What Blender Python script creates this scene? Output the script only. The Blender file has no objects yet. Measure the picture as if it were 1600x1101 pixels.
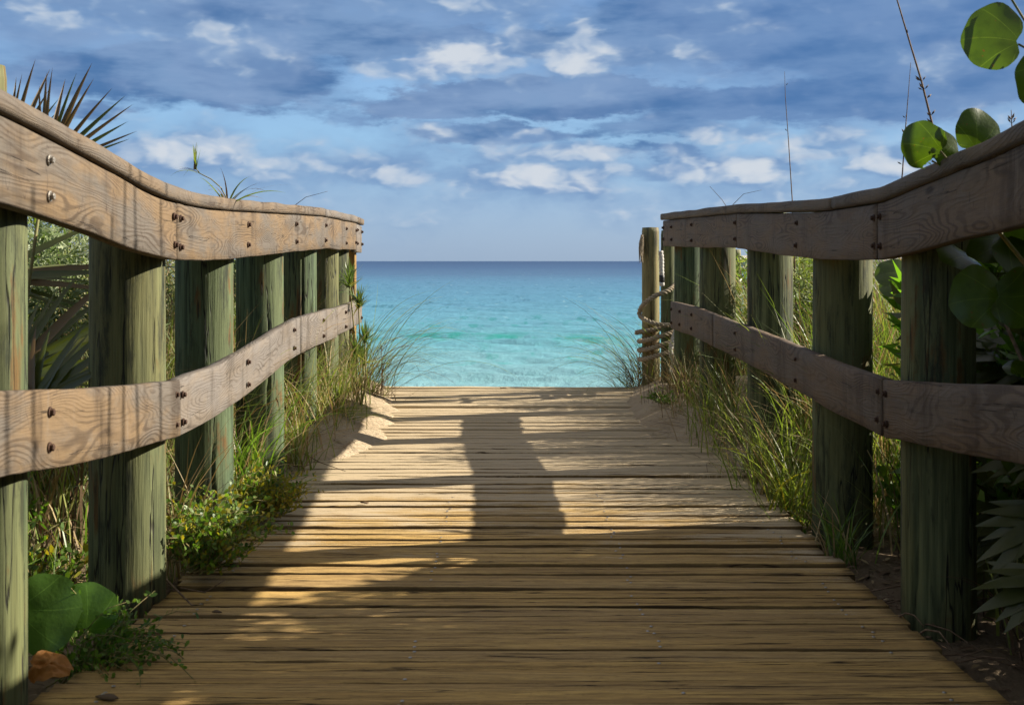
import bpy, math, random
import numpy as np
from mathutils import Vector, Matrix, noise as mnoise

random.seed(7)
S = bpy.context.scene
COL = S.collection
PI = math.pi
F = 1900.0          # focal length of the photograph in its own pixels (1600 wide)
CAMZ = 1.0

def P(x, y, Y):
    """a point seen at photograph pixel (x, y), at distance Y down the walkway"""
    return Vector(((x - 800.0) / F * Y, Y, CAMZ + (408.0 - y) / F * Y))

# ------------------------------------------------------------------ camera
cd = bpy.data.cameras.new('camera')
cam = bpy.data.objects.new('camera', cd)
COL.objects.link(cam)
cam.location = (0, 0, CAMZ)
cam.rotation_euler = (PI / 2, 0, 0)
cd.sensor_width = 36.0
cd.lens = 36.0 * F / 1600.0
cd.shift_y = -142.5 / 1600.0
cd.clip_start = 0.05
cd.clip_end = 120000
cd.dof.use_dof = True
cd.dof.focus_distance = 6.5
cd.dof.aperture_fstop = 9.0
S.camera = cam
S.view_settings.view_transform = 'Standard'
S.view_settings.look = 'None'
S.view_settings.exposure = 1.50
S.view_settings.gamma = 1.0
S.view_settings.use_curve_mapping = False
S.render.engine = 'CYCLES'
S.cycles.max_bounces = 6
S.cycles.diffuse_bounces = 3
S.cycles.glossy_bounces = 2
S.cycles.transmission_bounces = 3
S.cycles.transparent_max_bounces = 6
S.cycles.caustics_reflective = False
S.cycles.caustics_refractive = False
S.cycles.use_denoising = True

# ------------------------------------------------------------------ sun (from the right and a little ahead, 29 degrees up)
SUN = Vector((1.88, 0.50, 1.0)).normalized()
sl = bpy.data.lights.new('sun', 'SUN')
sl.energy = 4.1
sl.angle = math.radians(0.5)
sl.color = (1.0, 0.91, 0.78)
so = bpy.data.objects.new('sun', sl)
COL.objects.link(so)
so.rotation_euler = SUN.to_track_quat('Z', 'Y').to_euler()

# ------------------------------------------------------------------ node helpers
class NT:
    def __init__(self, tree):
        self.t = tree
        self.n = tree.nodes
        for x in list(self.n):
            self.n.remove(x)
    def new(self, typ, ins=None, **props):
        nd = self.n.new(typ)
        for k, v in props.items():
            setattr(nd, k, v)
        for k, v in (ins or {}).items():
            self.put(nd.inputs[k], v)
        return nd
    def put(self, sock, v):
        if isinstance(v, bpy.types.NodeSocket):
            self.t.links.new(v, sock)
        elif isinstance(v, bpy.types.Node):
            self.t.links.new(v.outputs[0], sock)
        else:
            if sock.type == 'RGBA' and hasattr(v, '__len__') and len(v) == 3:
                v = (*v, 1.0)
            sock.default_value = v
    def math(self, op, a, b=0.0, c=0.0, clamp=False):
        nd = self.n.new('ShaderNodeMath')
        nd.operation = op
        nd.use_clamp = clamp
        self.put(nd.inputs[0], a)
        self.put(nd.inputs[1], b)
        self.put(nd.inputs[2], c)
        return nd.outputs[0]
    def vmul(self, v, s):
        nd = self.n.new('ShaderNodeVectorMath')
        nd.operation = 'MULTIPLY'
        self.put(nd.inputs[0], v)
        nd.inputs[1].default_value = s
        return nd.outputs[0]
    def vadd(self, v, s):
        nd = self.n.new('ShaderNodeVectorMath')
        nd.operation = 'ADD'
        self.put(nd.inputs[0], v)
        self.put(nd.inputs[1], s)
        return nd.outputs[0]
    def comb(self, x, y, z=0.0):
        nd = self.n.new('ShaderNodeCombineXYZ')
        for i, q in enumerate((x, y, z)):
            self.put(nd.inputs[i], q)
        return nd.outputs[0]
    def sep(self, v):
        nd = self.n.new('ShaderNodeSeparateXYZ')
        self.put(nd.inputs[0], v)
        return nd.outputs
    def noise(self, v, scale, detail=4.0, rough=0.5, dist=0.0):
        nd = self.new('ShaderNodeTexNoise', {'Vector': v, 'Scale': scale, 'Detail': detail, 'Roughness': rough, 'Distortion': dist})
        return nd.outputs['Fac']
    def ramp(self, v, lo, hi, a=0.0, b=1.0, smooth=True):
        nd = self.n.new('ShaderNodeMapRange')
        nd.interpolation_type = 'SMOOTHSTEP' if smooth else 'LINEAR'
        self.put(nd.inputs[0], v)
        nd.inputs[1].default_value = lo
        nd.inputs[2].default_value = hi
        nd.inputs[3].default_value = a
        nd.inputs[4].default_value = b
        return nd.outputs[0]
    def mix(self, f, a, b, mode='MIX'):
        nd = self.n.new('ShaderNodeMix')
        nd.data_type = 'RGBA'
        nd.blend_type = mode
        self.put(nd.inputs[0], f)
        self.put(nd.inputs[6], a)
        self.put(nd.inputs[7], b)
        return nd.outputs[2]
    def cramp(self, v, stops):
        nd = self.n.new('ShaderNodeValToRGB')
        self.put(nd.inputs[0], v)
        e = nd.color_ramp.elements
        while len(e) < len(stops):
            e.new(0.5)
        for q, (p, c) in zip(e, stops):
            q.position = p
            q.color = (*c, 1.0)
        return nd.outputs[0]

def lin(r, g, b, k=1.0):
    f = lambda c: ((c / 255 + 0.055) / 1.055) ** 2.4 if c > 10 else c / 255 / 12.92
    return (f(r) * k, f(g) * k, f(b) * k)

# ------------------------------------------------------------------ sky
W = bpy.data.worlds.new('World')
S.world = W
W.use_nodes = True
w = NT(W.node_tree)
SKYS = 0.1
sky = w.new('ShaderNodeTexSky', sky_type='NISHITA')
sky.sun_disc = False
sky.sun_elevation = math.asin(SUN.z)
sky.sun_rotation = math.atan2(SUN.x, SUN.y)
sky.air_density = 1.0
sky.dust_density = 0.6
sky.ozone_density = 2.0
dx, dy_, dz = w.sep(w.new('ShaderNodeTexCoord').outputs['Generated'])
az = w.math('ARCTAN2', dx, dy_)
el = w.math('MAXIMUM', w.math('ARCSINE', dz), 0.0)
K = 0.365 / SKYS       # sRGB picture value -> sky value before exposure and strength
clear = w.mix(1.0, sky.outputs[0], (0.52, 0.55, 0.62), 'MULTIPLY')
clear = w.mix(w.ramp(el, 0.02, 0.30, 0.85, 0.25), clear,
              w.cramp(w.math('MULTIPLY', el, 2.0), [(0.0, lin(146, 172, 203, K)), (0.09, lin(146, 178, 214, K)), (0.2, lin(140, 186, 226, K)), (0.45, lin(96, 146, 208, K)), (1.0, lin(60, 104, 170, K))]))
base = w.comb(w.math('MULTIPLY', az, 5.0), w.math('MULTIPLY', el, 15.0), 3.7)
wn = w.new('ShaderNodeTexNoise', {'Vector': base, 'Scale': 1.7, 'Detail': 7.0, 'Roughness': 0.62}).outputs['Color']
wv = w.vmul(w.vadd(wn, (-0.5, -0.5, -0.5)), (0.20, 0.075, 0.0))
pos = w.vadd(w.comb(az, el, 0.0), wv)
wn2 = w.new('ShaderNodeTexNoise', {'Vector': base, 'Scale': 5.0, 'Detail': 5.0, 'Roughness': 0.52}).outputs['Color']
wv2 = w.vmul(w.vadd(wn2, (-0.5, -0.5, -0.5)), (0.060, 0.024, 0.0))
pos2 = w.vadd(w.comb(az, el, 0.0), wv2)
def blob(q0, x, y, rx, ry, amp):
    q = w.vmul(w.vadd(q0, (-(x - 800) / F, -(408 - y) / F, 0.0)), (F / rx, F / ry, 1.0))
    nd = w.new('ShaderNodeVectorMath', operation='LENGTH')
    w.put(nd.inputs[0], q)
    return w.math('MULTIPLY', w.ramp(nd.outputs['Value'], 0.35, 1.45, 1.0, 0.0), amp)
def total(q0, items, start):
    for it in items:
        start = w.math('ADD', start, blob(q0, *it))
    return start
def billow(off):
    """heaped, rounded cloud texture"""
    q = w.vadd(w.comb(az, el, 0.0), w.vmul(w.vadd(wn2, (-0.5, -0.5, -0.5)), (0.030, 0.014, 0.0)))
    q = w.vadd(q, off)
    r = None
    for sc, am in ((9.0, 0.48), (21.0, 0.30), (50.0, 0.15), (120.0, 0.07)):
        v = w.new('ShaderNodeTexVoronoi', {'Vector': w.vmul(q, (1.0, 1.75, 1.0)), 'Scale': sc, 'Smoothness': 0.85}, feature='SMOOTH_F1', voronoi_dimensions='2D')
        t = w.math('MULTIPLY', w.math('SUBTRACT', 0.85, v.outputs['Distance']), am)
        r = t if r is None else w.math('ADD', r, t)
    return r
nA = w.noise(base, 1.3, 5.0, 0.5)
# heavy flat-based layers
dark_f = total(pos, [(300, 122, 200, 34, 0.85), (60, 10, 300, 24, 0.40), (330, 20, 160, 26, 0.5), (640, 60, 330, 20, 0.62), (790, 160, 250, 22, 0.85), (760, 208, 140, 15, 0.72),
                     (1290, 46, 400, 60, 0.85), (1200, 168, 330, 24, 0.55), (1480, 140, 200, 34, 0.35), (1000, 66, 110, 36, 0.55), (1010, 205, 120, 14, 0.35),
                     (400, 205, 280, 36, -0.7), (170, 180, 70, 14, 0.55), (1150, 244, 400, 10, 0.30), (620, 110, 130, 26, -0.3), (900, 60, 60, 50, -0.3)],
               w.math('MULTIPLY_ADD', nA, 1.3, -0.78))
dark_f = w.math('ADD', dark_f, w.ramp(el, 0.05, 0.15, -0.22, 0.26))
dm = w.math('MULTIPLY', w.ramp(dark_f, -0.28, 0.34), 0.96)
# sunlit heaps
pf, pf2 = billow((0.0, 0.0, 0.0)), billow((0.006, 0.0075, 0.0))
bright_f = total(pos2, [(650, 104, 100, 28, 1.05), (750, 90, 70, 26, 0.95), (900, 92, 66, 30, 0.90), (915, 46, 34, 20, 0.9), (830, 34, 80, 40, 0.42), (690, 16, 70, 20, 0.34), (560, 26, 70, 18, 0.30),
                  (545, 190, 36, 13, 0.55), (806, 211, 42, 12, 0.60), (700, 198, 60, 11, 0.45), (240, 240, 50, 16, 0.34), (345, 232, 64, 24, 0.30), (600, 268, 86, 22, 0.40), (320, 262, 120, 18, 0.2),
                  (730, 278, 74, 18, 0.44), (822, 282, 42, 20, 0.56), (908, 291, 46, 16, 0.60), (905, 236, 80, 20, 0.48), (1100, 206, 44, 16, 0.60), (960, 270, 120, 12, 0.3),
                  (1175, 214, 40, 18, 0.60), (1275, 226, 60, 26, 0.52), (1110, 266, 110, 18, 0.46), (1390, 262, 90, 22, 0.50), (1310, 100, 90, 24, 0.30), (1500, 250, 90, 20, 0.4),
                  (60, 44, 110, 24, 0.50), (290, 62, 110, 22, 0.34), (190, 40, 80, 16, 0.26), (1040, 92, 60, 30, 0.30), (400, 50, 80, 16, 0.24), (1190, 30, 120, 18, 0.16)],
                 w.math('MULTIPLY_ADD', pf, 1.5, -1.19))
bright_f = w.math('ADD', bright_f, w.math('MULTIPLY', w.math('SUBTRACT', nA, 0.5), 0.6))
bright_f = w.math('ADD', bright_f, w.ramp(w.math('ABSOLUTE', w.math('SUBTRACT', el, 0.075)), 0.015, 0.06, 0.27, 0.0))
body = w.ramp(bright_f, -0.62, 0.22)
bm = w.ramp(w.math('ADD', bright_f, w.math('MULTIPLY', w.math('SUBTRACT', pf, pf2), 2.4)), -0.02, 1.0)
shade = w.ramp(w.math('ADD', w.math('MULTIPLY', w.math('SUBTRACT', pf, pf2), 5.0), w.math('MULTIPLY', bright_f, 0.5)), -0.35, 0.55)
nC = w.noise(w.vmul(base, (0.9, 1.3, 1.0)), 2.2, 7.0, 0.55)
dcol = w.mix(w.ramp(nC, 0.34, 0.62), lin(74, 114, 164, K), lin(122, 153, 193, K))
dcol = w.mix(w.math('MULTIPLY', w.ramp(pf, 0.30, 0.55), 0.35), dcol, lin(140, 163, 200, K))
dcol = w.mix(w.ramp(az, 0.02, 0.22, 0.0, 0.45), dcol, lin(78, 119, 174, K))
dcol = w.mix(w.ramp(el, 0.26, 0.6), dcol, lin(192, 184, 174, K))  # unseen overhead cloud, brightened and warmed to lift the shaded deck
mcol = w.mix(shade, lin(118, 151, 193, K), lin(156, 180, 209, K))
bcol = w.mix(shade, lin(170, 186, 212, K), lin(208, 215, 224, K))
c = w.mix(dm, clear, dcol)
c = w.mix(w.math('MULTIPLY', body, w.ramp(el, 0.0, 0.06, 0.15, 0.85)), c, mcol)
c = w.mix(w.math('MULTIPLY', bm, w.ramp(el, 0.0, 0.045, 0.15, 0.95)), c, bcol)
low = w.ramp(dz, -0.02, -0.002, 1.0, 0.0)
c = w.mix(low, c, lin(120, 120, 105, K))
bg = w.new('ShaderNodeBackground', {'Color': c, 'Strength': SKYS})
w.put(w.new('ShaderNodeOutputWorld').inputs[0], bg)

# ------------------------------------------------------------------ object helpers
def tag(o, label=None, cat=None, group=None, kind=None):
    for k, v in (('label', label), ('category', cat), ('group', group), ('kind', kind)):
        if v:
            o[k] = v
    return o

def empty(name, loc=(0, 0, 0), label=None, cat=None, group=None, kind=None):
    o = bpy.data.objects.new(name, None)
    o.empty_display_size = 0.1
    COL.objects.link(o)
    o.location = loc
    return tag(o, label, cat, group, kind)

def link(name, me, parent=None, loc=None, rot=None):
    o = bpy.data.objects.new(name, me)
    COL.objects.link(o)
    if parent is not None:
        o.parent = parent
    if loc is not None:
        o.location = loc
    if rot is not None:
        o.rotation_euler = rot
    return o

def mesh(name, verts, faces, mats, uvs=None, mi=None, smooth=True):
    me = bpy.data.meshes.new(name)
    me.from_pydata([tuple(v) for v in verts], [], faces)
    for m in (mats if isinstance(mats, (list, tuple)) else [mats]):
        me.materials.append(m)
    if mi is not None:
        me.polygons.foreach_set('material_index', np.asarray(mi, dtype=np.int32))
    if smooth:
        me.polygons.foreach_set('use_smooth', np.ones(len(me.polygons), dtype=bool))
    if uvs is not None:
        uvl = me.uv_layers.new(name='UVMap')
        li = np.empty(len(me.loops), dtype=np.int32)
        me.loops.foreach_get('vertex_index', li)
        uvl.data.foreach_set('uv', np.asarray(uvs, dtype=np.float32)[li].ravel())
    me.update()
    return me

def put(o, parent):
    """parent keeping the child's world place (parent is an unrotated empty)"""
    o.parent = parent
    o.matrix_parent_inverse = Matrix.Translation(-parent.location)
    return o

def nz(x, y=0.0, z=0.0):
    return mnoise.noise(Vector((x, y, z)))

# ------------------------------------------------------------------ materials
def newmat(name):
    m = bpy.data.materials.new(name)
    m.use_nodes = True
    return m, NT(m.node_tree)

def finish(n, color, rough=0.8, bump=None, bs=0.5, bd=0.004, spec=0.3, metal=0.0, extra_normal=None):
    ins = {'Base Color': color, 'Roughness': rough, 'Specular IOR Level': spec, 'Metallic': metal}
    p = n.new('ShaderNodeBsdfPrincipled', ins)
    if bump is not None:
        b = n.new('ShaderNodeBump', {'Strength': bs, 'Distance': bd, 'Height': bump})
        n.put(p.inputs['Normal'], b)
    n.put(n.new('ShaderNodeOutputMaterial').inputs[0], p)
    return p

def mat_board(name, light, dark, grey):
    """weathered flat-sawn timber: contour rings of a stretched noise, fibres, stains"""
    m, n = newmat(name)
    uv = n.new('ShaderNodeUVMap').outputs[0]
    rnd = n.new('ShaderNodeObjectInfo').outputs['Random']
    off = n.comb(n.math('MULTIPLY', rnd, 37.0), n.math('MULTIPLY', rnd, 11.0), n.math('MULTIPLY', rnd, 5.0))
    p = n.vadd(uv, off)
    fig = n.noise(n.vmul(p, (1.15, 5.2, 1.0)), 1.0, 2.2, 0.40, 0.25)
    ring = n.math('SINE', n.math('ADD', n.math('MULTIPLY', fig, 230.0), n.math('MULTIPLY', n.noise(n.vmul(p, (9.0, 40.0, 1.0)), 1.0, 3.0), 2.4)))
    ring = n.ramp(ring, -1.0, 0.35)
    fib = n.noise(n.vmul(p, (7.0, 190.0, 1.0)), 1.0, 4.0, 0.6)
    blot = n.noise(n.vmul(p, (2.5, 7.0, 1.0)), 1.0, 5.0, 0.6)
    fine = n.noise(n.vmul(p, (60.0, 90.0, 1.0)), 1.0, 5.0, 0.7)
    c = n.mix(n.ramp(blot, 0.38, 0.62), light, grey)
    c = n.mix(n.math('MULTIPLY', n.math('MULTIPLY', n.math('SUBTRACT', 1.0, ring), n.ramp(n.noise(n.vmul(p, (2.2, 9.0, 1.0)), 1.0, 4.0), 0.40, 0.64, 0.06, 1.0)), 0.66), c, dark)
    c = n.mix(n.ramp(fib, 0.30, 0.50, 0.40, 0.0), c, dark)
    vert = n.noise(n.vmul(p, (38.0, 2.0, 1.0)), 1.0, 3.0, 0.6)
    stain = n.noise(n.vadd(n.vmul(p, (5.0, 1.2, 1.0)), (1, 8, 0)), 1.0, 5.0, 0.65)
    c = n.mix(n.ramp(stain, 0.50, 0.70, 0.0, 0.62), c, tuple(q * 0.75 for q in dark))
    c = n.mix(n.ramp(vert, 0.60, 0.78, 0.0, 0.35), c, tuple(min(1, q * 1.6) for q in grey))
    # splits along the grain
    spl = n.noise(n.vadd(n.vmul(p, (1.6, 55.0, 1.0)), (7, 3, 0)), 1.0, 2.0, 0.5)
    crack = n.ramp(n.math('ABSOLUTE', n.math('SUBTRACT', spl, 0.68)), 0.0, 0.012, 1.0, 0.0)
    c = n.mix(n.math('MULTIPLY', crack, 0.85), c, (0.02, 0.014, 0.01))
    knot = n.new('ShaderNodeTexVoronoi', {'Vector': n.vmul(p, (1.7, 6.0, 1.0)), 'Scale': 1.0})
    kd = n.ramp(knot.outputs['Distance'], 0.03, 0.09, 0.75, 0.0)
    c = n.mix(kd, c, tuple(q * 0.35 for q in dark))
    c = n.mix(n.ramp(fine, 0.3, 0.7, 0.15, 0.0), c, (0.03, 0.02, 0.015))
    check = n.ramp(n.math('ABSOLUTE', n.math('SUBTRACT', n.noise(n.vadd(n.vmul(p, (11.0, 3.0, 1.0)), (2, 4, 0)), 1.0, 2.0), 0.60)), 0.0, 0.006, 0.6, 0.0)
    c = n.mix(check, c, (0.04, 0.026, 0.018))
    h = n.math('ADD', n.math('MULTIPLY', ring, 0.45), n.math('MULTIPLY', fib, 0.9))
    h = n.math('SUBTRACT', h, n.math('MULTIPLY', crack, 1.5))
    h = n.math('ADD', h, n.math('MULTIPLY', fine, 0.25))
    finish(n, c, 0.78, h, 0.75, 0.0022, 0.25)
    return m

M = {}
M['board'] = mat_board('weathered_board', (0.172, 0.116, 0.062), (0.044, 0.028, 0.016), (0.122, 0.104, 0.083))
M['board_pale'] = mat_board('pale_weathered_board', (0.176, 0.145, 0.112), (0.068, 0.053, 0.039), (0.162, 0.144, 0.126))
M['board_brown'] = mat_board('brown_board', (0.165, 0.114, 0.070), (0.062, 0.041, 0.027), (0.142, 0.113, 0.085))  # browner timber, colour also raised to lift the shaded right rail
M['cap'] = mat_board('cap_timber', (0.165, 0.120, 0.075), (0.06, 0.040, 0.026), (0.130, 0.109, 0.086))

def mat_plank():
    m, n = newmat('deck_plank')
    uv = n.new('ShaderNodeUVMap').outputs[0]
    rnd = n.new('ShaderNodeObjectInfo').outputs['Random']
    off = n.comb(n.math('MULTIPLY', rnd, 53.0), n.math('MULTIPLY', rnd, 17.0), 0.0)
    p = n.vadd(uv, off)
    s1 = n.noise(n.vmul(p, (2.6, 62.0, 1.0)), 1.0, 7.0, 0.72)
    s2 = n.noise(n.vmul(p, (15.0, 210.0, 1.0)), 1.0, 5.0, 0.7)
    s3 = n.noise(n.vmul(p, (0.7, 18.0, 1.0)), 1.0, 3.0, 0.5, 0.1)
    grit = n.noise(n.vmul(p, (140.0, 140.0, 1.0)), 1.0, 4.0, 0.7)
    c = n.mix(n.ramp(s3, 0.35, 0.65), (0.63, 0.41, 0.130), (0.45, 0.28, 0.088))
    c = n.mix(n.ramp(rnd, 0.0, 1.0, 0.0, 0.40, False), c, (0.50, 0.37, 0.185))
    ring = n.ramp(n.math('SINE', n.math('MULTIPLY', s3, 70.0)), -1.0, 1.0, 0.30, 0.0)
    c = n.mix(ring, c, (0.17, 0.10, 0.045))
    c = n.mix(n.ramp(s1, 0.32, 0.50, 0.80, 0.0), c, (0.13, 0.078, 0.030))
    s4 = n.noise(n.vadd(n.vmul(p, (0.55, 26.0, 1.0)), (6, 2, 0)), 1.0, 4.0, 0.6)
    c = n.mix(n.ramp(s4, 0.55, 0.70, 0.0, 0.5), c, (0.15, 0.092, 0.042))
    c = n.mix(n.ramp(s2, 0.36, 0.56, 0.42, 0.0), c, (0.13, 0.08, 0.035))
    sp = n.noise(n.vadd(n.vmul(p, (1.1, 34.0, 1.0)), (3, 9, 0)), 1.0, 3.0, 0.55)
    crack = n.ramp(n.math('ABSOLUTE', n.math('SUBTRACT', sp, 0.60)), 0.0, 0.018, 1.0, 0.0)
    c = n.mix(crack, c, (0.016, 0.010, 0.005))
    gap_shade = n.math('ABSOLUTE', n.math('SUBTRACT', n.sep(uv)[1], 0.0445))
    gap_shade = n.math('ADD', gap_shade, n.math('MULTIPLY', n.math('SUBTRACT', n.noise(n.vmul(p, (9.0, 9.0, 1.0)), 1.0, 5.0, 0.7), 0.5), 0.012))
    c = n.mix(n.ramp(gap_shade, 0.0385, 0.0425, 0.0, 0.75), c, (0.07, 0.045, 0.02))  # shade of the gaps painted into the plank edge colour
    pit = n.noise(n.vmul(p, (45.0, 160.0, 1.0)), 1.0, 3.0, 0.6)
    c = n.mix(n.ramp(pit, 0.60, 0.70, 0.0, 0.6), c, (0.12, 0.075, 0.03))
    # wind-blown sand lying on the boards, more of it towards the beach
    pos = n.new('ShaderNodeNewGeometry').outputs['Position']
    px, py, pz = n.sep(pos)
    sn = n.noise(n.vmul(pos, (2.2, 7.0, 1.0)), 1.0, 6.0, 0.65)
    side = n.math('MULTIPLY', n.math('POWER', n.math('ABSOLUTE', px), 2.0), 0.16)
    sf = n.math('ADD', n.math('ADD', n.ramp(py, 3.2, 7.8, -0.44, 0.80, False), n.math('SUBTRACT', sn, 0.5)), side)
    sf = n.math('SUBTRACT', sf, n.math('MULTIPLY', crack, 0.25))
    edge = n.sep(uv)[1]
    ed = n.math('ABSOLUTE', n.math('SUBTRACT', edge, 0.0445))
    sf = n.math('SUBTRACT', sf, n.ramp(ed, 0.034, 0.0445, 0.0, 0.34))
    sf = n.math('SUBTRACT', sf, n.ramp(s1, 0.30, 0.50, 0.22, 0.0))
    sm = n.ramp(n.math('ADD', sf, n.math('MULTIPLY', n.math('SUBTRACT', grit, 0.5), 0.5)), 0.0, 0.22)
    sand = n.mix(grit, (0.44, 0.345, 0.215), (0.56, 0.46, 0.305))
    c = n.mix(n.math('MULTIPLY', sm, 0.88), c, sand)
    c = n.mix(n.ramp(grit, 0.70, 0.80, 0.0, 0.5), c, (0.55, 0.44, 0.28))
    h = n.math('ADD', n.math('MULTIPLY', s1, 1.0), n.math('MULTIPLY', s2, 0.7))
    h = n.math('SUBTRACT', h, n.math('MULTIPLY', crack, 1.6))
    h = n.math('ADD', h, n.math('MULTIPLY', grit, 0.35))
    finish(n, c, 0.85, h, 0.9, 0.004, 0.2)
    return m
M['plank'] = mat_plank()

def mat_post(name, base, streak, weather, amount):
    m, n = newmat(name)
    uv = n.new('ShaderNodeUVMap').outputs[0]
    rnd = n.new('ShaderNodeObjectInfo').outputs['Random']
    off = n.comb(n.math('MULTIPLY', rnd, 41.0), n.math('MULTIPLY', rnd, 23.0), 0.0)
    p = n.vadd(uv, off)
    s1 = n.noise(n.vmul(p, (1.6, 42.0, 1.0)), 1.0, 5.0, 0.6)
    s2 = n.noise(n.vmul(p, (5.0, 170.0, 1.0)), 1.0, 4.0, 0.6)
    bl = n.noise(n.vmul(p, (2.2, 6.0, 1.0)), 1.0, 6.0, 0.62, 0.4)
    c = n.mix(n.ramp(s1, 0.35, 0.65), base, streak)
    c = n.mix(n.ramp(n.noise(n.vmul(p, (0.9, 3.0, 1.0)), 1.0, 3.0), 0.4, 0.6, 0.0, 0.6), c, (0.125, 0.125, 0.05))
    tint = n.mix(rnd, (0.84, 0.98, 0.90), (1.22, 1.04, 0.82))
    c = n.mix(1.0, c, tint, 'MULTIPLY')
    wf = n.math('ADD', bl, n.math('MULTIPLY', n.math('SUBTRACT', s1, 0.5), 0.5))
    c = n.mix(n.ramp(wf, 0.62 - amount, 0.72 - amount), c, weather)
    c = n.mix(n.ramp(s2, 0.30, 0.48, 0.60, 0.0), c, tuple(q * 0.32 for q in base))
    sp = n.noise(n.vadd(n.vmul(p, (0.9, 15.0, 1.0)), (5, 1, 0)), 1.0, 3.5, 0.55)
    crack = n.ramp(n.math('ABSOLUTE', n.math('SUBTRACT', sp, 0.585)), 0.0, 0.014, 1.0, 0.0)
    c = n.mix(crack, c, (0.012, 0.012, 0.007))
    dk = n.noise(n.vadd(n.vmul(p, (1.9, 13.0, 1.0)), (9, 2, 0)), 1.0, 8.0, 0.74)
    c = n.mix(n.ramp(dk, 0.50, 0.64, 0.0, 0.85), c, tuple(q * 0.28 for q in base))
    kn = n.new('ShaderNodeTexVoronoi', {'Vector': n.vmul(p, (2.3, 5.5, 1.0)), 'Scale': 1.0})
    kd = n.ramp(kn.outputs['Distance'], 0.02, 0.07, 0.9, 0.0)
    c = n.mix(kd, c, (0.02, 0.017, 0.01))
    h = n.math('ADD', n.math('MULTIPLY', s1, 1.0), n.math('MULTIPLY', s2, 0.6))
    h = n.math('SUBTRACT', h, n.math('MULTIPLY', n.math('ADD', crack, kd), 1.3))
    finish(n, c, 0.72, h, 0.8, 0.004, 0.3)
    return m
M['post'] = mat_post('green_treated_post', (0.040, 0.058, 0.029), (0.120, 0.152, 0.083), (0.115, 0.066, 0.018), 0.06)
M['post_brown'] = mat_post('brown_post', (0.30, 0.17, 0.045), (0.22, 0.13, 0.04), (0.14, 0.09, 0.035), 0.0)
M['post_pile'] = mat_post('weathered_pile', (0.17, 0.175, 0.095), (0.235, 0.20, 0.10), (0.20, 0.13, 0.055), 0.09)

def mat_sand():
    m, n = newmat('sand')
    pos = n.new('ShaderNodeNewGeometry').outputs['Position']
    a = n.noise(pos, 1.3, 6.0, 0.6)
    b = n.noise(pos, 22.0, 6.0, 0.65)
    g = n.noise(pos, 260.0, 3.0, 0.7)
    c = n.mix(n.ramp(a, 0.35, 0.65), (0.50, 0.405, 0.275), (0.40, 0.31, 0.20))
    c = n.mix(n.ramp(b, 0.56, 0.74, 0.0, 0.55), c, (0.20, 0.14, 0.08))
    c = n.mix(n.ramp(g, 0.30, 0.45, 0.5, 0.0), c, (0.22, 0.155, 0.09))
    x, y, z = n.sep(pos)
    # leaf litter and humus beside the near half of the walkway
    lf = n.math('ADD', n.ramp(y, 4.4, 7.0, 0.55, -0.25, False), n.math('MULTIPLY', n.math('SUBTRACT', b, 0.5), 1.6))
    c = n.mix(n.ramp(lf, 0.05, 0.45, 0.0, 0.8), c, (0.12, 0.085, 0.05))
    h = n.math('ADD', n.math('MULTIPLY', b, 1.0), n.math('MULTIPLY', g, 0.12))
    finish(n, c, 0.95, h, 1.0, 0.032, 0.1)
    return m
M['sand'] = mat_sand()

def mat_simple(name, col, col2, scale=30.0, rough=0.7, bd=0.001, spec=0.3, metal=0.0, stretch=(1, 1, 1)):
    m, n = newmat(name)
    co = n.vmul(n.new('ShaderNodeTexCoord').outputs['Object'], stretch)
    a = n.noise(co, scale, 5.0, 0.6)
    c = n.mix(n.ramp(a, 0.35, 0.65), col, col2)
    finish(n, c, rough, a, 0.6, bd, spec, metal)
    return m
M['rope'] = mat_simple('tan_rope', (0.40, 0.335, 0.235), (0.25, 0.20, 0.135), 160.0, 0.9, 0.002)
M['rope_white'] = mat_simple('white_rope', (0.62, 0.60, 0.55), (0.45, 0.42, 0.37), 160.0, 0.85, 0.002)
M['tape'] = mat_simple('black_tape', (0.015, 0.015, 0.016), (0.03, 0.03, 0.03), 60.0, 0.5)
M['bolt'] = mat_simple('rusty_bolt', (0.035, 0.02, 0.013), (0.085, 0.042, 0.022), 260.0, 0.75, 0.001, 0.4, 0.3)
M['bolt_bright'] = mat_simple('galvanised_bolt', (0.34, 0.32, 0.28), (0.17, 0.145, 0.115), 200.0, 0.5, 0.001, 0.5, 0.6)
M['nail'] = mat_simple('nail_head', (0.5, 0.48, 0.43), (0.25, 0.22, 0.18), 300.0, 0.4, 0.001, 0.5, 0.7)
M['twig'] = mat_simple('dry_twig', (0.10, 0.062, 0.035), (0.19, 0.13, 0.08), 60.0, 0.9)
M['stem'] = mat_simple('green_stem', (0.14, 0.15, 0.045), (0.22, 0.17, 0.07), 50.0, 0.7)
M['beam'] = mat_simple('under_beam', (0.12, 0.09, 0.05), (0.08, 0.06, 0.035), 12.0, 0.9)

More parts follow.
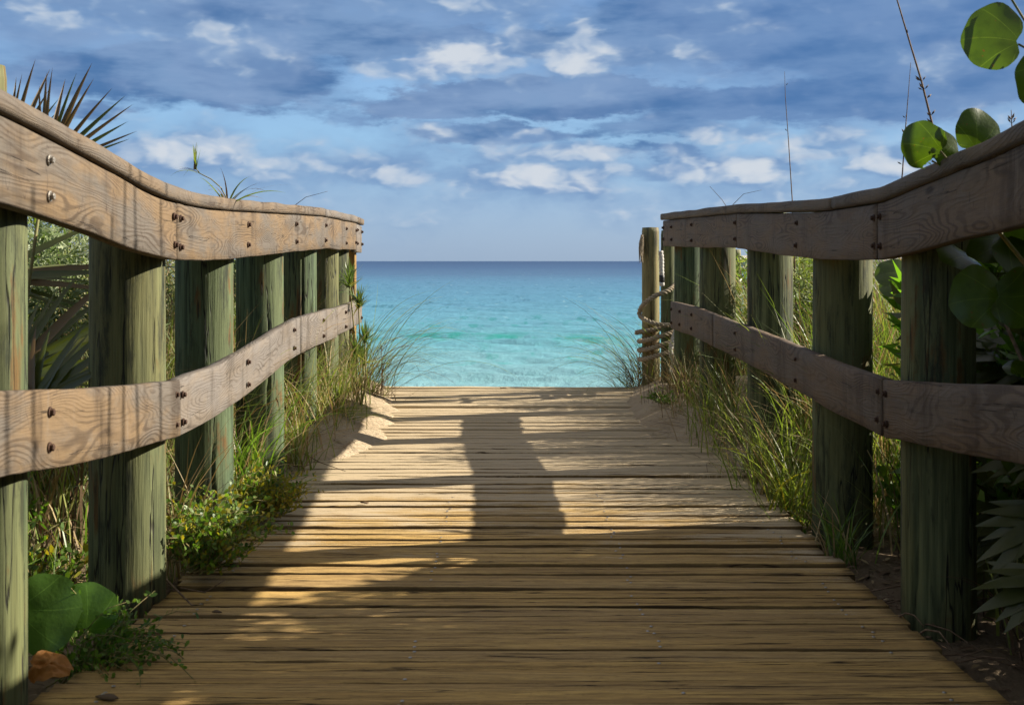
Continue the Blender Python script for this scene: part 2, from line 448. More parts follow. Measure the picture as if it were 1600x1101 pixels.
def mat_leaf(name, cols, rough=0.45, trans=0.45, tcol=None, veins=False, spec=0.4, spots=None):
    """thin leaf: diffuse/gloss on top, light coming through from behind; colour varies per clump and blade"""
    m, n = newmat(name)
    pos = n.new('ShaderNodeNewGeometry')
    a = n.noise(pos.outputs['Position'], 9.0, 3.0, 0.6)
    isl = pos.outputs['Random Per Island']
    f = n.math('ADD', n.math('MULTIPLY', isl, 0.75), n.math('MULTIPLY', n.math('SUBTRACT', a, 0.35), 0.7), clamp=True)
    k = len(cols) - 1
    c = n.cramp(f, [(i / k, q) for i, q in enumerate(cols)])
    if veins:
        uv = n.new('ShaderNodeUVMap').outputs[0]
        u, v, _ = n.sep(uv)
        rr = n.math('SQRT', n.math('ADD', n.math('MULTIPLY', u, u), n.math('MULTIPLY', v, v)))
        ang = n.math('ARCTAN2', u, v)
        vn = n.math('ABSOLUTE', n.math('SINE', n.math('ADD', n.math('MULTIPLY', ang, 4.5), n.math('MULTIPLY', rr, 0.9))))
        vm = n.ramp(vn, 0.0, 0.10, 1.0, 0.0)
        vm = n.math('MULTIPLY', vm, n.ramp(rr, 0.25, 1.0, 1.0, 0.15))
        c = n.mix(n.math('MULTIPLY', vm, 0.75), c, tuple(min(1, 2.0 * q + .02) for q in cols[2]))
        mott = n.noise(n.comb(u, v, isl), 3.5, 5.0, 0.6)
        c = n.mix(n.ramp(mott, 0.45, 0.75, 0.0, 0.5), c, tuple(q * 0.5 for q in cols[0]))
        if spots:
            c = n.mix(n.ramp(n.noise(n.comb(u, v, isl), 9.0, 3.0, 0.6), 0.66, 0.72), c, spots)
            c = n.mix(n.ramp(rr, 0.93, 1.0, 0.0, 0.6), c, spots)
    t = n.mix(1.0, c, tcol or (1.3, 1.5, 0.55), 'MULTIPLY')
    pr = n.new('ShaderNodeBsdfPrincipled', {'Base Color': c, 'Roughness': rough, 'Specular IOR Level': spec})
    bmp = n.new('ShaderNodeBump', {'Strength': 0.3, 'Distance': 0.002, 'Height': n.noise(pos.outputs['Position'], 120.0, 2.0)})
    n.put(pr.inputs['Normal'], bmp)
    tr = n.new('ShaderNodeBsdfTranslucent', {'Color': t})
    mx = n.new('ShaderNodeMixShader', {0: trans})
    n.put(mx.inputs[1], pr)
    n.put(mx.inputs[2], tr)
    n.put(n.new('ShaderNodeOutputMaterial').inputs[0], mx)
    return m
M['grass'] = mat_leaf('green_grass', [(0.075, 0.105, 0.022), (0.17, 0.21, 0.045), (0.33, 0.33, 0.11)], 0.5, 0.4)
M['grass_lush'] = mat_leaf('lush_grass', [(0.06, 0.11, 0.02), (0.12, 0.20, 0.034), (0.22, 0.28, 0.06)], 0.4, 0.4)
M['straw'] = mat_leaf('dry_straw', [(0.18, 0.12, 0.055), (0.38, 0.29, 0.14), (0.56, 0.46, 0.27)], 0.7, 0.25, (1.2, 1.0, 0.7))
M['dead'] = mat_leaf('dead_stalks', [(0.05, 0.032, 0.018), (0.11, 0.07, 0.035), (0.20, 0.13, 0.07)], 0.8, 0.15, (1.1, 0.9, 0.6))
M['palm'] = mat_leaf('palmetto_leaf', [(0.05, 0.062, 0.018), (0.085, 0.098, 0.026), (0.14, 0.135, 0.042)], 0.33, 0.32, None, False, 0.55)
M['palm_dry'] = mat_leaf('dry_palmetto_leaf', [(0.09, 0.06, 0.03), (0.16, 0.11, 0.05), (0.14, 0.12, 0.045)], 0.5, 0.25, (1.2, 1.0, 0.6))
M['grape'] = mat_leaf('sea_grape_leaf', [(0.040, 0.070, 0.010), (0.058, 0.095, 0.013), (0.080, 0.115, 0.018)], 0.32, 0.40, (1.6, 1.8, 0.35), True, 0.5, (0.13, 0.06, 0.018))
M['grape_plain'] = mat_leaf('young_sea_grape_leaf', [(0.045, 0.105, 0.012), (0.065, 0.14, 0.016), (0.085, 0.16, 0.022)], 0.35, 0.35, (1.4, 1.7, 0.4), True, 0.45)
M['dry_leaf'] = mat_leaf('dry_orange_leaf', [(0.42, 0.175, 0.045), (0.50, 0.225, 0.06), (0.34, 0.135, 0.035)], 0.6, 0.25, (1.2, 0.9, 0.5), True, 0.3)
M['weed'] = mat_leaf('weed_leaf', [(0.04, 0.085, 0.013), (0.09, 0.17, 0.022), (0.19, 0.27, 0.04)], 0.45, 0.4)
M['weed_yellow'] = mat_leaf('yellow_green_leaf', [(0.14, 0.16, 0.022), (0.28, 0.27, 0.035), (0.48, 0.40, 0.05)], 0.5, 0.45, (1.3, 1.2, 0.4))
M['silver'] = mat_leaf('silvery_leaf', [(0.12, 0.16, 0.065), (0.26, 0.31, 0.16), (0.46, 0.50, 0.33)], 0.4, 0.3, (1.1, 1.2, 0.8))
M['rosette'] = mat_leaf('sea_lavender_leaf', [(0.075, 0.115, 0.035), (0.13, 0.18, 0.06), (0.23, 0.28, 0.12)], 0.4, 0.3)

def mat_water():
    m, n = newmat('sea_water')
    pos = n.new('ShaderNodeNewGeometry').outputs['Position']
    x, y, z = n.sep(pos)
    n1 = n.noise(n.comb(n.math('MULTIPLY', x, 0.10), n.math('MULTIPLY', y, 0.05)), 1.0, 5.0, 0.6)
    ly = n.math('LOGARITHM', n.math('MAXIMUM', y, 1.0), 10.0)          # 48 m: 1.68, 100 m: 2, 1 km: 3
    ly = n.math('ADD', ly, n.math('MULTIPLY', n.math('SUBTRACT', n1, 0.5), 0.22))
    f = n.ramp(ly, 1.5, 3.5, 0.0, 1.0, False)
    c = n.cramp(f, [(0.0, (0.28, 0.44, 0.44)), (0.10, (0.195, 0.385, 0.415)), (0.19, (0.115, 0.315, 0.37)), (0.27, (0.105, 0.275, 0.36)), (0.35, (0.09, 0.235, 0.335)),
                    (0.49, (0.08, 0.185, 0.29)), (0.58, (0.065, 0.130, 0.225)), (0.75, (0.045, 0.09, 0.18)), (1.0, (0.035, 0.07, 0.15))])
    bw = n.math('ADD', y, n.math('MULTIPLY', n.math('SUBTRACT', n.noise(n.comb(n.math('MULTIPLY', x, 0.09), 3.0), 1.0, 4.0, 0.6), 0.5), 26.0))
    bn = n.ramp(n.math('ABSOLUTE', n.math('SUBTRACT', bw, 79.0)), 0.5, 6.5, 1.0, 0.0)
    bn = n.math('MULTIPLY', bn, n.ramp(n.noise(n.comb(n.math('MULTIPLY', x, 0.30), n.math('MULTIPLY', y, 0.10), 4.0), 1.0, 5.0, 0.6), 0.42, 0.60))
    c = n.mix(n.math('MULTIPLY', bn, 0.95), c, (0.015, 0.25, 0.20))  # greenish shading of one wave line, painted into the water colour
    # shading of short wave faces, painted into the colour as dark-green streaks
    st = n.noise(n.comb(n.math('MULTIPLY', x, 0.75), n.math('MULTIPLY', y, 0.26)), 1.0, 6.0, 0.62)
    st2 = n.noise(n.comb(n.math('MULTIPLY', x, 0.05), n.math('MULTIPLY', y, 0.045), 5.0), 1.0, 2.0, 0.5)
    sm = n.math('MULTIPLY', n.ramp(st, 0.52, 0.64), n.ramp(st2, 0.42, 0.62, 0.15, 1.0))
    c = n.mix(n.math('MULTIPLY', sm, 0.65), c, n.mix(n.ramp(y, 60.0, 160.0), (0.03, 0.27, 0.235), (0.035, 0.12, 0.19)))
    c = n.mix(n.ramp(n.noise(n.comb(n.math('MULTIPLY', x, 0.9), n.math('MULTIPLY', y, 0.30), 9.0), 1.0, 4.0, 0.6), 0.60, 0.76, 0.0, 0.35), c, (0.34, 0.50, 0.50))
    h1 = n.noise(n.comb(n.math('MULTIPLY', x, 1.1), n.math('MULTIPLY', y, 0.9)), 1.0, 8.0, 0.72)
    b = n.new('ShaderNodeBump', {'Strength': 0.8, 'Distance': 0.22, 'Height': h1})
    d = n.new('ShaderNodeBsdfDiffuse', {'Color': c, 'Normal': b})
    g = n.new('ShaderNodeBsdfGlossy', {'Color': (0.9, 0.95, 1.0), 'Roughness': 0.22, 'Normal': b})
    mx = n.new('ShaderNodeMixShader', {0: 0.13})
    n.put(mx.inputs[1], d)
    n.put(mx.inputs[2], g)
    n.put(n.new('ShaderNodeOutputMaterial').inputs[0], mx)
    return m
M['water'] = mat_water()

# ------------------------------------------------------------------ profiles read off the photograph (metres)
def tab(xs, ys):
    xs, ys = np.array(xs, float), np.array(ys, float)
    def f(t):
        return np.interp(t, xs, ys)
    return f
ZLU = tab([0, 2.0, 2.565, 2.82, 2.97, 3.13, 3.32, 3.53, 3.77, 4.03, 4.34, 4.7, 5.13, 6.16, 6.96, 8.5, 9.0],
          [1.34, 1.335, 1.31, 1.287, 1.271, 1.255, 1.236, 1.211, 1.192, 1.184, 1.184, 1.191, 1.2025, 1.233, 1.253, 1.262, 1.255])
ZLL = tab([0, 2.0, 2.565, 2.93, 3.42, 3.92, 4.46, 5.13, 5.58, 6.16, 6.73, 7.46, 8.9], [.78, .77, .725, .687, .648, .614, .613, .644, .680, .709, .713, .711, .731])
ZRU = tab([0, 2.0, 2.85, 3.05, 3.23, 3.38, 3.55, 3.73, 3.94, 4.17, 4.72, 5.43, 6.4, 7.2, 8.7], [1.34, 1.33, 1.2745, 1.2536, 1.245, 1.23, 1.2187, 1.204, 1.19, 1.188, 1.191, 1.214, 1.250, 1.263, 1.289])
ZRL = tab([0, 2.0, 2.85, 3.257, 3.92, 4.56, 5.1, 6.25, 7.0, 7.6, 8.4], [.77, .76, .709, .671, .616, .622, .639, .664, .690, .715, .722])
XR = tab([0, 6.2, 7.2, 8.7], [1.20, 1.195, 1.15, 1.07])
XL = tab([0, 8.3, 9.0], [-1.08, -1.08, -1.095])
ZD = tab([-2, 0, 2.4, 3.0, 3.8, 4.6, 5.5, 6.5, 7.5, 8.6, 9.6], [.07, .06, .0, -.05, -.09, -.082, -.072, -.06, -.045, -.015, .0])

def sstep(a, b, t):
    t = np.clip((t - a) / (b - a), 0, 1)
    return t * t * (3 - 2 * t)

def vnoise(x, y, seed=0):
    xi, yi = np.floor(x).astype(np.int64), np.floor(y).astype(np.int64)
    xf, yf = x - xi, y - yi
    u, v = xf * xf * (3 - 2 * xf), yf * yf * (3 - 2 * yf)
    def h(i, j):
        q = (i * 374761393 + j * 668265263 + seed * 974634777) & 0xffffffff
        q = ((q ^ (q >> 13)) * 1274126177) & 0xffffffff
        return ((q ^ (q >> 16)) & 0xffff) / 65535.0
    return (h(xi, yi) * (1 - u) + h(xi + 1, yi) * u) * (1 - v) + (h(xi, yi + 1) * (1 - u) + h(xi + 1, yi + 1) * u) * v - 0.5

def ground_h(X, Y):
    X, Y = np.asarray(X, float), np.asarray(Y, float)
    a = np.where(X > 0, X - 0.03, -X + 0.0)
    bank = -0.16 + 0.24 * sstep(5.0, 7.2, Y) - 0.05 * sstep(4.5, 3.0, Y) * (X > 0)
    eL = np.interp(Y, [5.0, 5.9, 6.3, 6.6, 6.9, 7.4, 8.0, 8.5, 9.2, 9.9], [1.18, 1.13, 1.05, .90, .77, .74, .77, .83, .93, 1.0])
    eR = np.interp(Y, [5.0, 6.3, 6.6, 7.0, 7.5, 8.0, 8.6, 9.2, 9.9], [1.22, 1.20, 1.13, .95, .84, .79, .78, .86, .98])
    edge0 = np.where(X > 0, eR, eL)
    edge0 = edge0 + 0.06 * vnoise(Y * 2.3 + 5, X * 0.0 + np.sign(X) * 7, 3) + 0.07 * vnoise(Y * 7.3, X * 3 + np.sign(X) * 3, 5)
    zd = ZD(Y)
    drift = zd - 0.004 + 0.40 * (a - edge0) - 0.1 * np.clip(edge0 - a, 0, 1) * 8
    h = np.minimum(bank, np.where(Y > 4.9, drift, bank))
    h = np.where((a < 1.14) & (Y < 5.6), -0.34, h)
    h = h + 0.35 * sstep(1.5, 4.0, a)
    rough = 0.030 * vnoise(X * 5, Y * 5, 1) + 0.014 * vnoise(X * 13, Y * 13, 2) + 0.007 * vnoise(X * 31, Y * 31, 8)
    h = h + rough * sstep(0.62, 1.0, a)
    h = np.maximum(h, -0.45)
    # beyond the deck end the dune drops to the beach; the sides hold a little longer
    drop_c = -0.10 - 0.22 * np.clip(Y - 9.75, 0, None)
    inner = 1 - sstep(0.115 * Y + 0.15, 0.115 * Y + 1.6, a)
    side = h - 0.20 * np.clip(Y - 14.0, 0, None)
    out = np.where(Y > 9.72, drop_c * inner + side * (1 - inner), h)
    return np.maximum(out, -7.5)

# ------------------------------------------------------------------ ground, sea
xs = np.concatenate([[-600, -200, -80, -40, -20, -12, -8, -6], np.arange(-4.5, -1.7, 0.12), np.arange(-1.7, -0.7, 0.022), np.arange(-0.7, 0.75, 0.15),
                     np.arange(0.75, 1.8, 0.022), np.arange(1.8, 4.6, 0.12), [6, 8, 12, 20, 40, 80, 200, 600]])
ys = np.concatenate([[-600, -200, -60, -20, -8, -4, -2, 0, 1], np.arange(1.6, 10.4, 0.05), np.arange(10.5, 16, 0.25), np.arange(16, 60, 1.0), [80, 150, 400]])
GX, GY = np.meshgrid(xs, ys)
GZ = ground_h(GX, GY)
GZ = np.where(GY < 0, np.minimum(GZ, -0.34 + 0.9 * (abs(GX) > 1.2)), GZ)
ny, nx = GX.shape
gv = np.stack([GX.ravel(), GY.ravel(), GZ.ravel()], 1)
idx = np.arange(ny * nx).reshape(ny, nx)
gf = np.stack([idx[:-1, :-1], idx[:-1, 1:], idx[1:, 1:], idx[1:, :-1]], -1).reshape(-1, 4)
tag(link('ground', mesh('ground', gv, gf.tolist(), M['sand'])), kind='structure')

rows = np.concatenate([np.linspace(18, 44, 14), 44 * (1.0065 ** np.arange(0, 380))])
rows = np.concatenate([rows, np.geomspace(rows[-1] * 1.01, 90000, 50)])
us = np.concatenate([[-40, -10, -3, -1.2, -0.6], np.linspace(-0.34, 0.34, 420), [0.6, 1.2, 3, 10, 40]])
SX = np.outer(rows, us)
SY = np.repeat(rows[:, None], len(us), 1)
rng = np.random.RandomState(4)
SZ = np.zeros_like(SX)
for i in range(34):
    wl = 0.7 * (1.078 ** i) * rng.uniform(0.9, 1.1)
    th = rng.normal(0, 0.36)
    k = 2 * PI / wl
    kx, ky = k * math.sin(th), k * math.cos(th)
    amp = 0.0125 * wl ** 0.72
    res = np.clip(1.6 - (SY * 0.0065 * 2.2) / wl, 0, 1)
    ph = kx * SX + ky * SY + rng.uniform(0, 6.28)
    env = 0.6 + 0.8 * (vnoise(SX / (wl * 4), SY / (wl * 3), 20 + i) + 0.2)
    SZ += amp * env * res * (np.sin(ph) + 0.22 * np.cos(2 * ph))
SZ *= (1 - 0.0 * SY)
SZ += -4.0
sv = np.stack([SX.ravel(), SY.ravel(), SZ.ravel()], 1)
ny, nx = SX.shape
idx = np.arange(ny * nx).reshape(ny, nx)
sf_ = np.stack([idx[:-1, :-1], idx[:-1, 1:], idx[1:, 1:], idx[1:, :-1]], -1).reshape(-1, 4)
tag(link('sea', mesh('sea', sv, sf_.tolist(), M['water'])), kind='structure')

# ------------------------------------------------------------------ boardwalk: every plank a mesh of its own
walk = empty('boardwalk', (0.03, 5.0, 0.0), kind='structure')
bv, bf = [], []
def add_box(vs, fs, x0, x1, y0, y1, z0, z1):
    b = len(vs)
    vs += [(x, y, z) for z in (z0, z1) for y in (y0, y1) for x in (x0, x1)]
    fs += [tuple(b + q for q in f) for f in ((0, 2, 3, 1), (4, 5, 7, 6), (0, 1, 5, 4), (2, 6, 7, 3), (0, 4, 6, 2), (1, 3, 7, 5))]
for bx in (-0.98, -0.27, 0.40, 1.04):
    for q in range(22):
        y0, y1 = -1.1 + q * 0.485, -1.1 + (q + 1) * 0.485
        b = len(bv)
        za, zb = float(ZD(y0)) - 0.048, float(ZD(y1)) - 0.048
        bv += [(bx - .03, y0, za - .12), (bx + .03, y0, za - .12), (bx - .03, y1, zb - .12), (bx + .03, y1, zb - .12),
               (bx - .03, y0, za), (bx + .03, y0, za), (bx - .03, y1, zb), (bx + .03, y1, zb)]
        bf += [tuple(b + k for k in f) for f in ((0, 2, 3, 1), (4, 5, 7, 6), (0, 4, 6, 2), (1, 3, 7, 5))]
put(link('joist', mesh('joists', bv, bf, M['beam'], smooth=False)), walk)

nail_v, nail_f = [], []
for k in range(8):
    nail_v.append((0.0055 * math.cos(k * PI / 4), 0.0055 * math.sin(k * PI / 4), 0.0))
nail_me = mesh('nail', nail_v + [(v[0] * .8, v[1] * .8, .0012) for v in nail_v],
               [tuple(range(8, 16))] + [(k, (k + 1) % 8, 8 + (k + 1) % 8, 8 + k) for k in range(8)], M['nail'])
n_pl = 0
y = -1.0
while y < 9.62:
    wdt = 0.0880 + random.gauss(0, 0.0035)
    yc = y + wdt / 2
    x0 = -1.125 + random.uniform(-0.018, 0.012)
    x1 = 1.175 + random.uniform(-0.012, 0.02)
    z0 = float(ZD(yc)) + random.gauss(0, 0.0030)
    tilt = random.gauss(0, 0.0022)
    roll = random.gauss(0, 0.008)
    cup = random.uniform(-0.0045, 0.003)
    sd = random.uniform(0, 100)
    NXp = 44 if y > 1.8 else 6
    prof = [(-.5, -.038), (-.5, -.007), (-.475, -.0015), (-.44, 0), (-.22, 0), (0, 0), (.22, 0), (.44, 0), (.475, -.0015), (.5, -.007), (.5, -.038)]
    vs, uv = [], []
    for i in range(NXp + 1):
        t = i / NXp
        X = x0 + (x1 - x0) * t
        bow = 0.004 * nz(X * 0.8, sd)
        wl = 0.008 * nz(X * 5.0, sd + 3) + 0.003 * nz(X * 22, sd + 9)
        wr = 0.0042 * nz(X * 5.0, sd + 17) + 0.002 * nz(X * 22, sd + 23)
        for (a, b) in prof:
            e = wl if a < 0 else wr
            yy = yc + a * wdt + (e if abs(a) > 0.4 else 0) + bow
            zz = z0 + b + cup * (1 - 4 * a * a) + roll * a * wdt + 0.0028 * nz(X * 2.2, a * 2, sd) + tilt * X
            if b == 0:
                zz += 0.0016 * nz(X * 9, a * 9, sd + 5)
            vs.append((X, yy, zz))
            uv.append((X, (a + .5) * 0.089))
    m_ = len(prof)
    fs = []
    for i in range(NXp):
        for j in range(m_ - 1):
            fs.append((i * m_ + j, (i + 1) * m_ + j, (i + 1) * m_ + j + 1, i * m_ + j + 1))
        fs.append((i * m_ + m_ - 1, (i + 1) * m_ + m_ - 1, (i + 1) * m_, i * m_))
    fs.append(tuple(range(m_)))
    fs.append(tuple(NXp * m_ + j for j in reversed(range(m_))))
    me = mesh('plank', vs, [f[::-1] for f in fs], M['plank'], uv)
    pl = put(link('plank', me), walk)
    if 2.4 < y < 5.6:
        for bx in (-0.98, -0.27, 0.40, 1.04):
            for q in (-.28, .27):
                if random.random() < 0.5:
                    nl = link('nail', nail_me, pl, (bx + random.uniform(-.012, .012), yc + q * wdt, z0 + 0.0022 + cup * 0.7 + tilt * bx))
    n_pl += 1
    y += wdt + max(0.004, random.gauss(0.0105, 0.0027))

# ------------------------------------------------------------------ railings
def board(name, parent, Xf, Zf, y0, y1, height, inward, mat, thick=0.040, seed=0.0, wav=0.0035, sagb=0.006):
    """a long board on edge; its face towards the walkway lies on Xf(Y), its top edge on Zf(Y)"""
    n = max(4, int((y1 - y0) / 0.05))
    r = 0.005
    hh = height
    r = 0.0035
    xo = random.uniform(-.004, .003)
    zo = random.uniform(-.003, .003)
    prof = [(0, -hh + r), (0, -hh * .75), (0, -hh * .5), (0, -hh * .25), (0, -r), (r, 0), (thick - r, 0), (thick, -r), (thick, -hh * .5), (thick, -hh + r), (thick - r, -hh), (r, -hh)]
    per = [0]
    for k in range(1, len(prof)):
        per.append(per[-1] + math.dist(prof[k - 1], prof[k]))
    vs, uv = [], []
    for i in range(n + 1):
        yy = y0 + (y1 - y0) * i / n
        zt = float(np.mean(Zf(np.array([yy - .12, yy - .05, yy, yy + .05, yy + .12]))))
        if yy - y0 < .12 or y1 - yy < .12:
            zt = float(Zf(yy))
        xf = float(Xf(yy))
        wt = wav * nz(yy * 3, seed) + 0.0012 * nz(yy * 21, seed)
        wb = sagb * nz(yy * 2.3, seed + 7) + 0.0018 * nz(yy * 17, seed + 5)
        for k, (a, b) in enumerate(prof):
            f = nz(yy * 1.5, b * 5, seed) * 0.004
            z = zt + b + (wt if b > -hh * .4 else wb)
            vs.append((xf - inward * (a + f + xo), yy, z + zo))
            uv.append((yy, per[k]))
    m_ = len(prof)
    fs = []
    for i in range(n):
        for j in range(m_):
            k = (j + 1) % m_
            q = (i * m_ + j, i * m_ + k, (i + 1) * m_ + k, (i + 1) * m_ + j)
            fs.append(q if inward > 0 else q[::-1])
    e0, e1 = tuple(range(m_)), tuple(n * m_ + j for j in range(m_))
    fs += [e0[::-1], e1] if inward > 0 else [e0, e1[::-1]]
    o = link(name, mesh(name, vs, fs, mat, uv))
    return put(o, parent)

def capboard(parent, Xf, Zf, y0, y1, inward, mat, seed):
    """cap laid flat on the upper board and the posts"""
    n = max(4, int((y1 - y0) / 0.05))
    wd, th, r, lift = 0.215, 0.045, 0.007, 0.0045
    prof = [(-.014, lift + r), (-.014, lift + th * .5), (-.014, lift + th - r), (-.014 + r, lift + th), (wd * .5, lift + th - .002), (wd - r, lift + th), (wd, lift + th - r), (wd, lift + r), (wd - r, lift), (-.014 + r, lift)]
    per = [0]
    for k in range(1, len(prof)):
        per.append(per[-1] + math.dist(prof[k - 1], prof[k]) * 1.3)
    vs, uv = [], []
    for i in range(n + 1):
        yy = y0 + (y1 - y0) * i / n
        zt, xf = float(Zf(yy)), float(Xf(yy))
        wt = 0.003 * nz(yy * 2.5, seed)
        we = 0.004 * nz(yy * 4, seed + 2) + .0016 * nz(yy * 19, seed)
        tp = 0.004 * nz(yy * 3, seed + 8)
        for k, (a, b) in enumerate(prof):
            vs.append((xf - inward * (a + (we if a < 0 else 0)), yy, zt + b + wt + (tp if b > .03 else 0)))
            uv.append((yy, per[k]))
    m_ = len(prof)
    fs = []
    for i in range(n):
        for j in range(m_):
            k = (j + 1) % m_
            q = (i * m_ + j, i * m_ + k, (i + 1) * m_ + k, (i + 1) * m_ + j)
            fs.append(q if inward > 0 else q[::-1])
    e0, e1 = tuple(range(m_)), tuple(n * m_ + j for j in range(m_))
    fs += [e0[::-1], e1] if inward > 0 else [e0, e1[::-1]]
    return put(link('cap_board', mesh('cap_board', vs, fs, mat, uv)), parent)

def post_mesh(X, Y, rad, z0, z1, seed, mat, nseg=96, grooves=3, lean=(0, 0)):
    rr = random.Random(seed)
    gr = [(rr.uniform(0, 2 * PI), rr.uniform(-.6, .5), rr.uniform(.25, .8), rr.uniform(.008, .018)) for _ in range(grooves)]
    nz_ = max(8, int((z1 - z0) / 0.035))
    vs, uv = [], []
    for i in range(nz_ + 1):
        z = z0 + (z1 - z0) * i / nz_
        t = i / nz_
        for j in range(nseg + 1):
            an = 2 * PI * j / nseg
            r = rad * (1 + 0.022 * nz(math.cos(an) * 1.4, math.sin(an) * 1.4, seed + z * 1.2) + 0.006 * nz(math.cos(an) * 9, math.sin(an) * 9, seed + z * 2)) * (1.02 - 0.03 * t)
            if i == nz_:
                r -= 0.004
            for (ga, gz, gl, gd) in gr:
                c0 = ga + 0.05 * nz(z * 3, seed + ga)
                dlt = abs((an - c0 + PI) % (2 * PI) - PI)
                if dlt < 0.036 and abs(z - gz - .3) < gl:
                    r -= gd * (1 - abs(z - gz - .3) / gl) ** .5
            vs.append((X + r * math.cos(an) + lean[0] * (z - z0), Y + r * math.sin(an) + lean[1] * (z - z0), z))
            uv.append((z, an * rad))
    m_ = nseg + 1
    fs = [(i * m_ + j, i * m_ + j + 1, (i + 1) * m_ + j + 1, (i + 1) * m_ + j) for i in range(nz_) for j in range(nseg)]
    c = len(vs)
    vs.append((X + lean[0] * (z1 - z0), Y + lean[1] * (z1 - z0), z1 + 0.003))
    uv.append((0, 0))
    fs += [(nz_ * m_ + j, nz_ * m_ + j + 1, c) for j in range(nseg)]
    return mesh('post', vs, fs, mat, uv)

# a hex bolt head on a round washer, axis +X
def bolt_mesh(mat):
    vs, fs = [], []
    def ring(n, r, x, ph=0):
        b = len(vs)
        vs.extend([(x, r * math.cos(2 * PI * k / n + ph), r * math.sin(2 * PI * k / n + ph)) for k in range(n)])
        return b
    a = ring(18, .0165, -.004); b = ring(18, .0165, .0022); c = ring(18, .0150, .003)
    for p, q in ((a, b), (b, c)):
        fs.extend([(p + k, p + (k + 1) % 18, q + (k + 1) % 18, q + k) for k in range(18)])
    fs.append(tuple(c + k for k in range(18)))
    a = ring(6, .0108, .003, .3); b = ring(6, .0108, .0125, .3); c = ring(6, .0088, .0145, .3)
    for p, q in ((a, b), (b, c)):
        fs.extend([(p + k, p + (k + 1) % 6, q + (k + 1) % 6, q + k) for k in range(6)])
    fs.append(tuple(c + k for k in range(6)))
    return mesh('bolt', vs, fs, mat, smooth=False)
BOLT, BOLTB = bolt_mesh(M['bolt']), bolt_mesh(M['bolt_bright'])

def bolts(bd, Xf, Zf, ys, height, inward, bright=()):
    for k, yy in enumerate(ys):
        for fr in (.25, .74):
            b = link('bolt', BOLTB if k in bright else BOLT)
            b.location = (float(Xf(yy)) + inward * 0.0035, yy + random.uniform(-.006, .006), float(Zf(yy)) - height * (fr + random.uniform(-.03, .03)))
            b.rotation_euler = (random.uniform(0, 1), 0, 0 if inward > 0 else PI)
            s = random.uniform(.66, .78)
            b.scale = (s, s, s)
            b.parent = bd
            b.matrix_parent_inverse = bd.matrix_world.inverted() if False else Matrix.Translation(Vector((0, 0, 0)))
HT = 0.184
LY = [2.80, 3.93, 4.90, 5.98, 7.0, 7.88, 8.50]
left = empty('railing', (-1.1, 5.5, -0.1), 'sunlit weathered timber railing on green posts along the left side of the boardwalk', 'railing')
def fix(o, par):
    o.parent = par
    o.matrix_parent_inverse = Matrix.Identity(4)
# left upper boards
bd = board('rail_board', left, XL, ZLU, 1.2, 3.915, HT, 1, M['board'], seed=1.3); bolts(bd, XL, ZLU, [2.83, 3.885], HT, 1, bright=(0,))
bd = board('rail_board', left, XL, ZLU, 3.925, 8.46, HT, 1, M['board'], seed=4.1); bolts(bd, XL, ZLU, [3.955, 4.97, 6.08, 7.03, 7.9, 8.42], HT, 1)
bd = board('rail_board', left, XL, ZLU, 8.468, 8.86, HT + .012, 1, M['board_pale'], seed=6.1); bolts(bd, XL, ZLU, [8.52, 8.82], HT, 1)
bd = board('rail_board', left, XL, ZLL, 1.2, 3.945, HT, 1, M['board'], seed=8.3); bolts(bd, XL, ZLL, [2.83, 3.90], HT, 1)
bd = board('rail_board', left, XL, ZLL, 3.952, 6.215, HT, 1, M['board_pale'], seed=12.9); bolts(bd, XL, ZLL, [3.985, 4.97, 6.02], HT, 1)
bd = board('rail_board', left, XL, ZLL, 6.235, 7.52, HT, 1, M['board_pale'], seed=15.9); bolts(bd, XL, ZLL, [6.95], HT, 1)
bd = board('rail_board', left, XL, ZLL, 7.527, 8.86, HT - .012, 1, M['board_pale'], seed=19.9); bolts(bd, XL, ZLL, [7.88, 8.78], HT, 1)
capboard(left, XL, ZLU, 1.2, 6.95, 1, M['cap'], 3.0)
capboard(left, XL, ZLU, 6.965, 8.45, 1, M['board_pale'], 5.0)
capboard(left, XL, ZLU, 8.455, 8.86, 1, M['cap'], 6.0)
for i, (yy, rad) in enumerate([(1.75, .117), (2.80, .118), (3.93, .119), (4.90, .115), (5.98, .116), (7.0, .105), (7.88, .10), (8.38, .095)]):
    X = -1.12 - 0.004 - rad
    o = link('post', post_mesh(X, yy, rad, -.6, float(ZLU(yy)) + .001, 11.3 * i + 2, M['post']))
    fix(put(o, left), left)
    o.matrix_parent_inverse = Matrix.Translation(-left.location)
# squared brown end post of the left railing
ev, ef = [], []
add_box(ev, ef, -1.225, -1.126, 8.70, 8.80, -.5, 1.250)
o = put(link('post', mesh('end_post', ev, ef, M['post_brown'], [(v[2], v[0] + v[1]) for v in ev], smooth=False)), left)
o['label'] = 'squared brown end post'

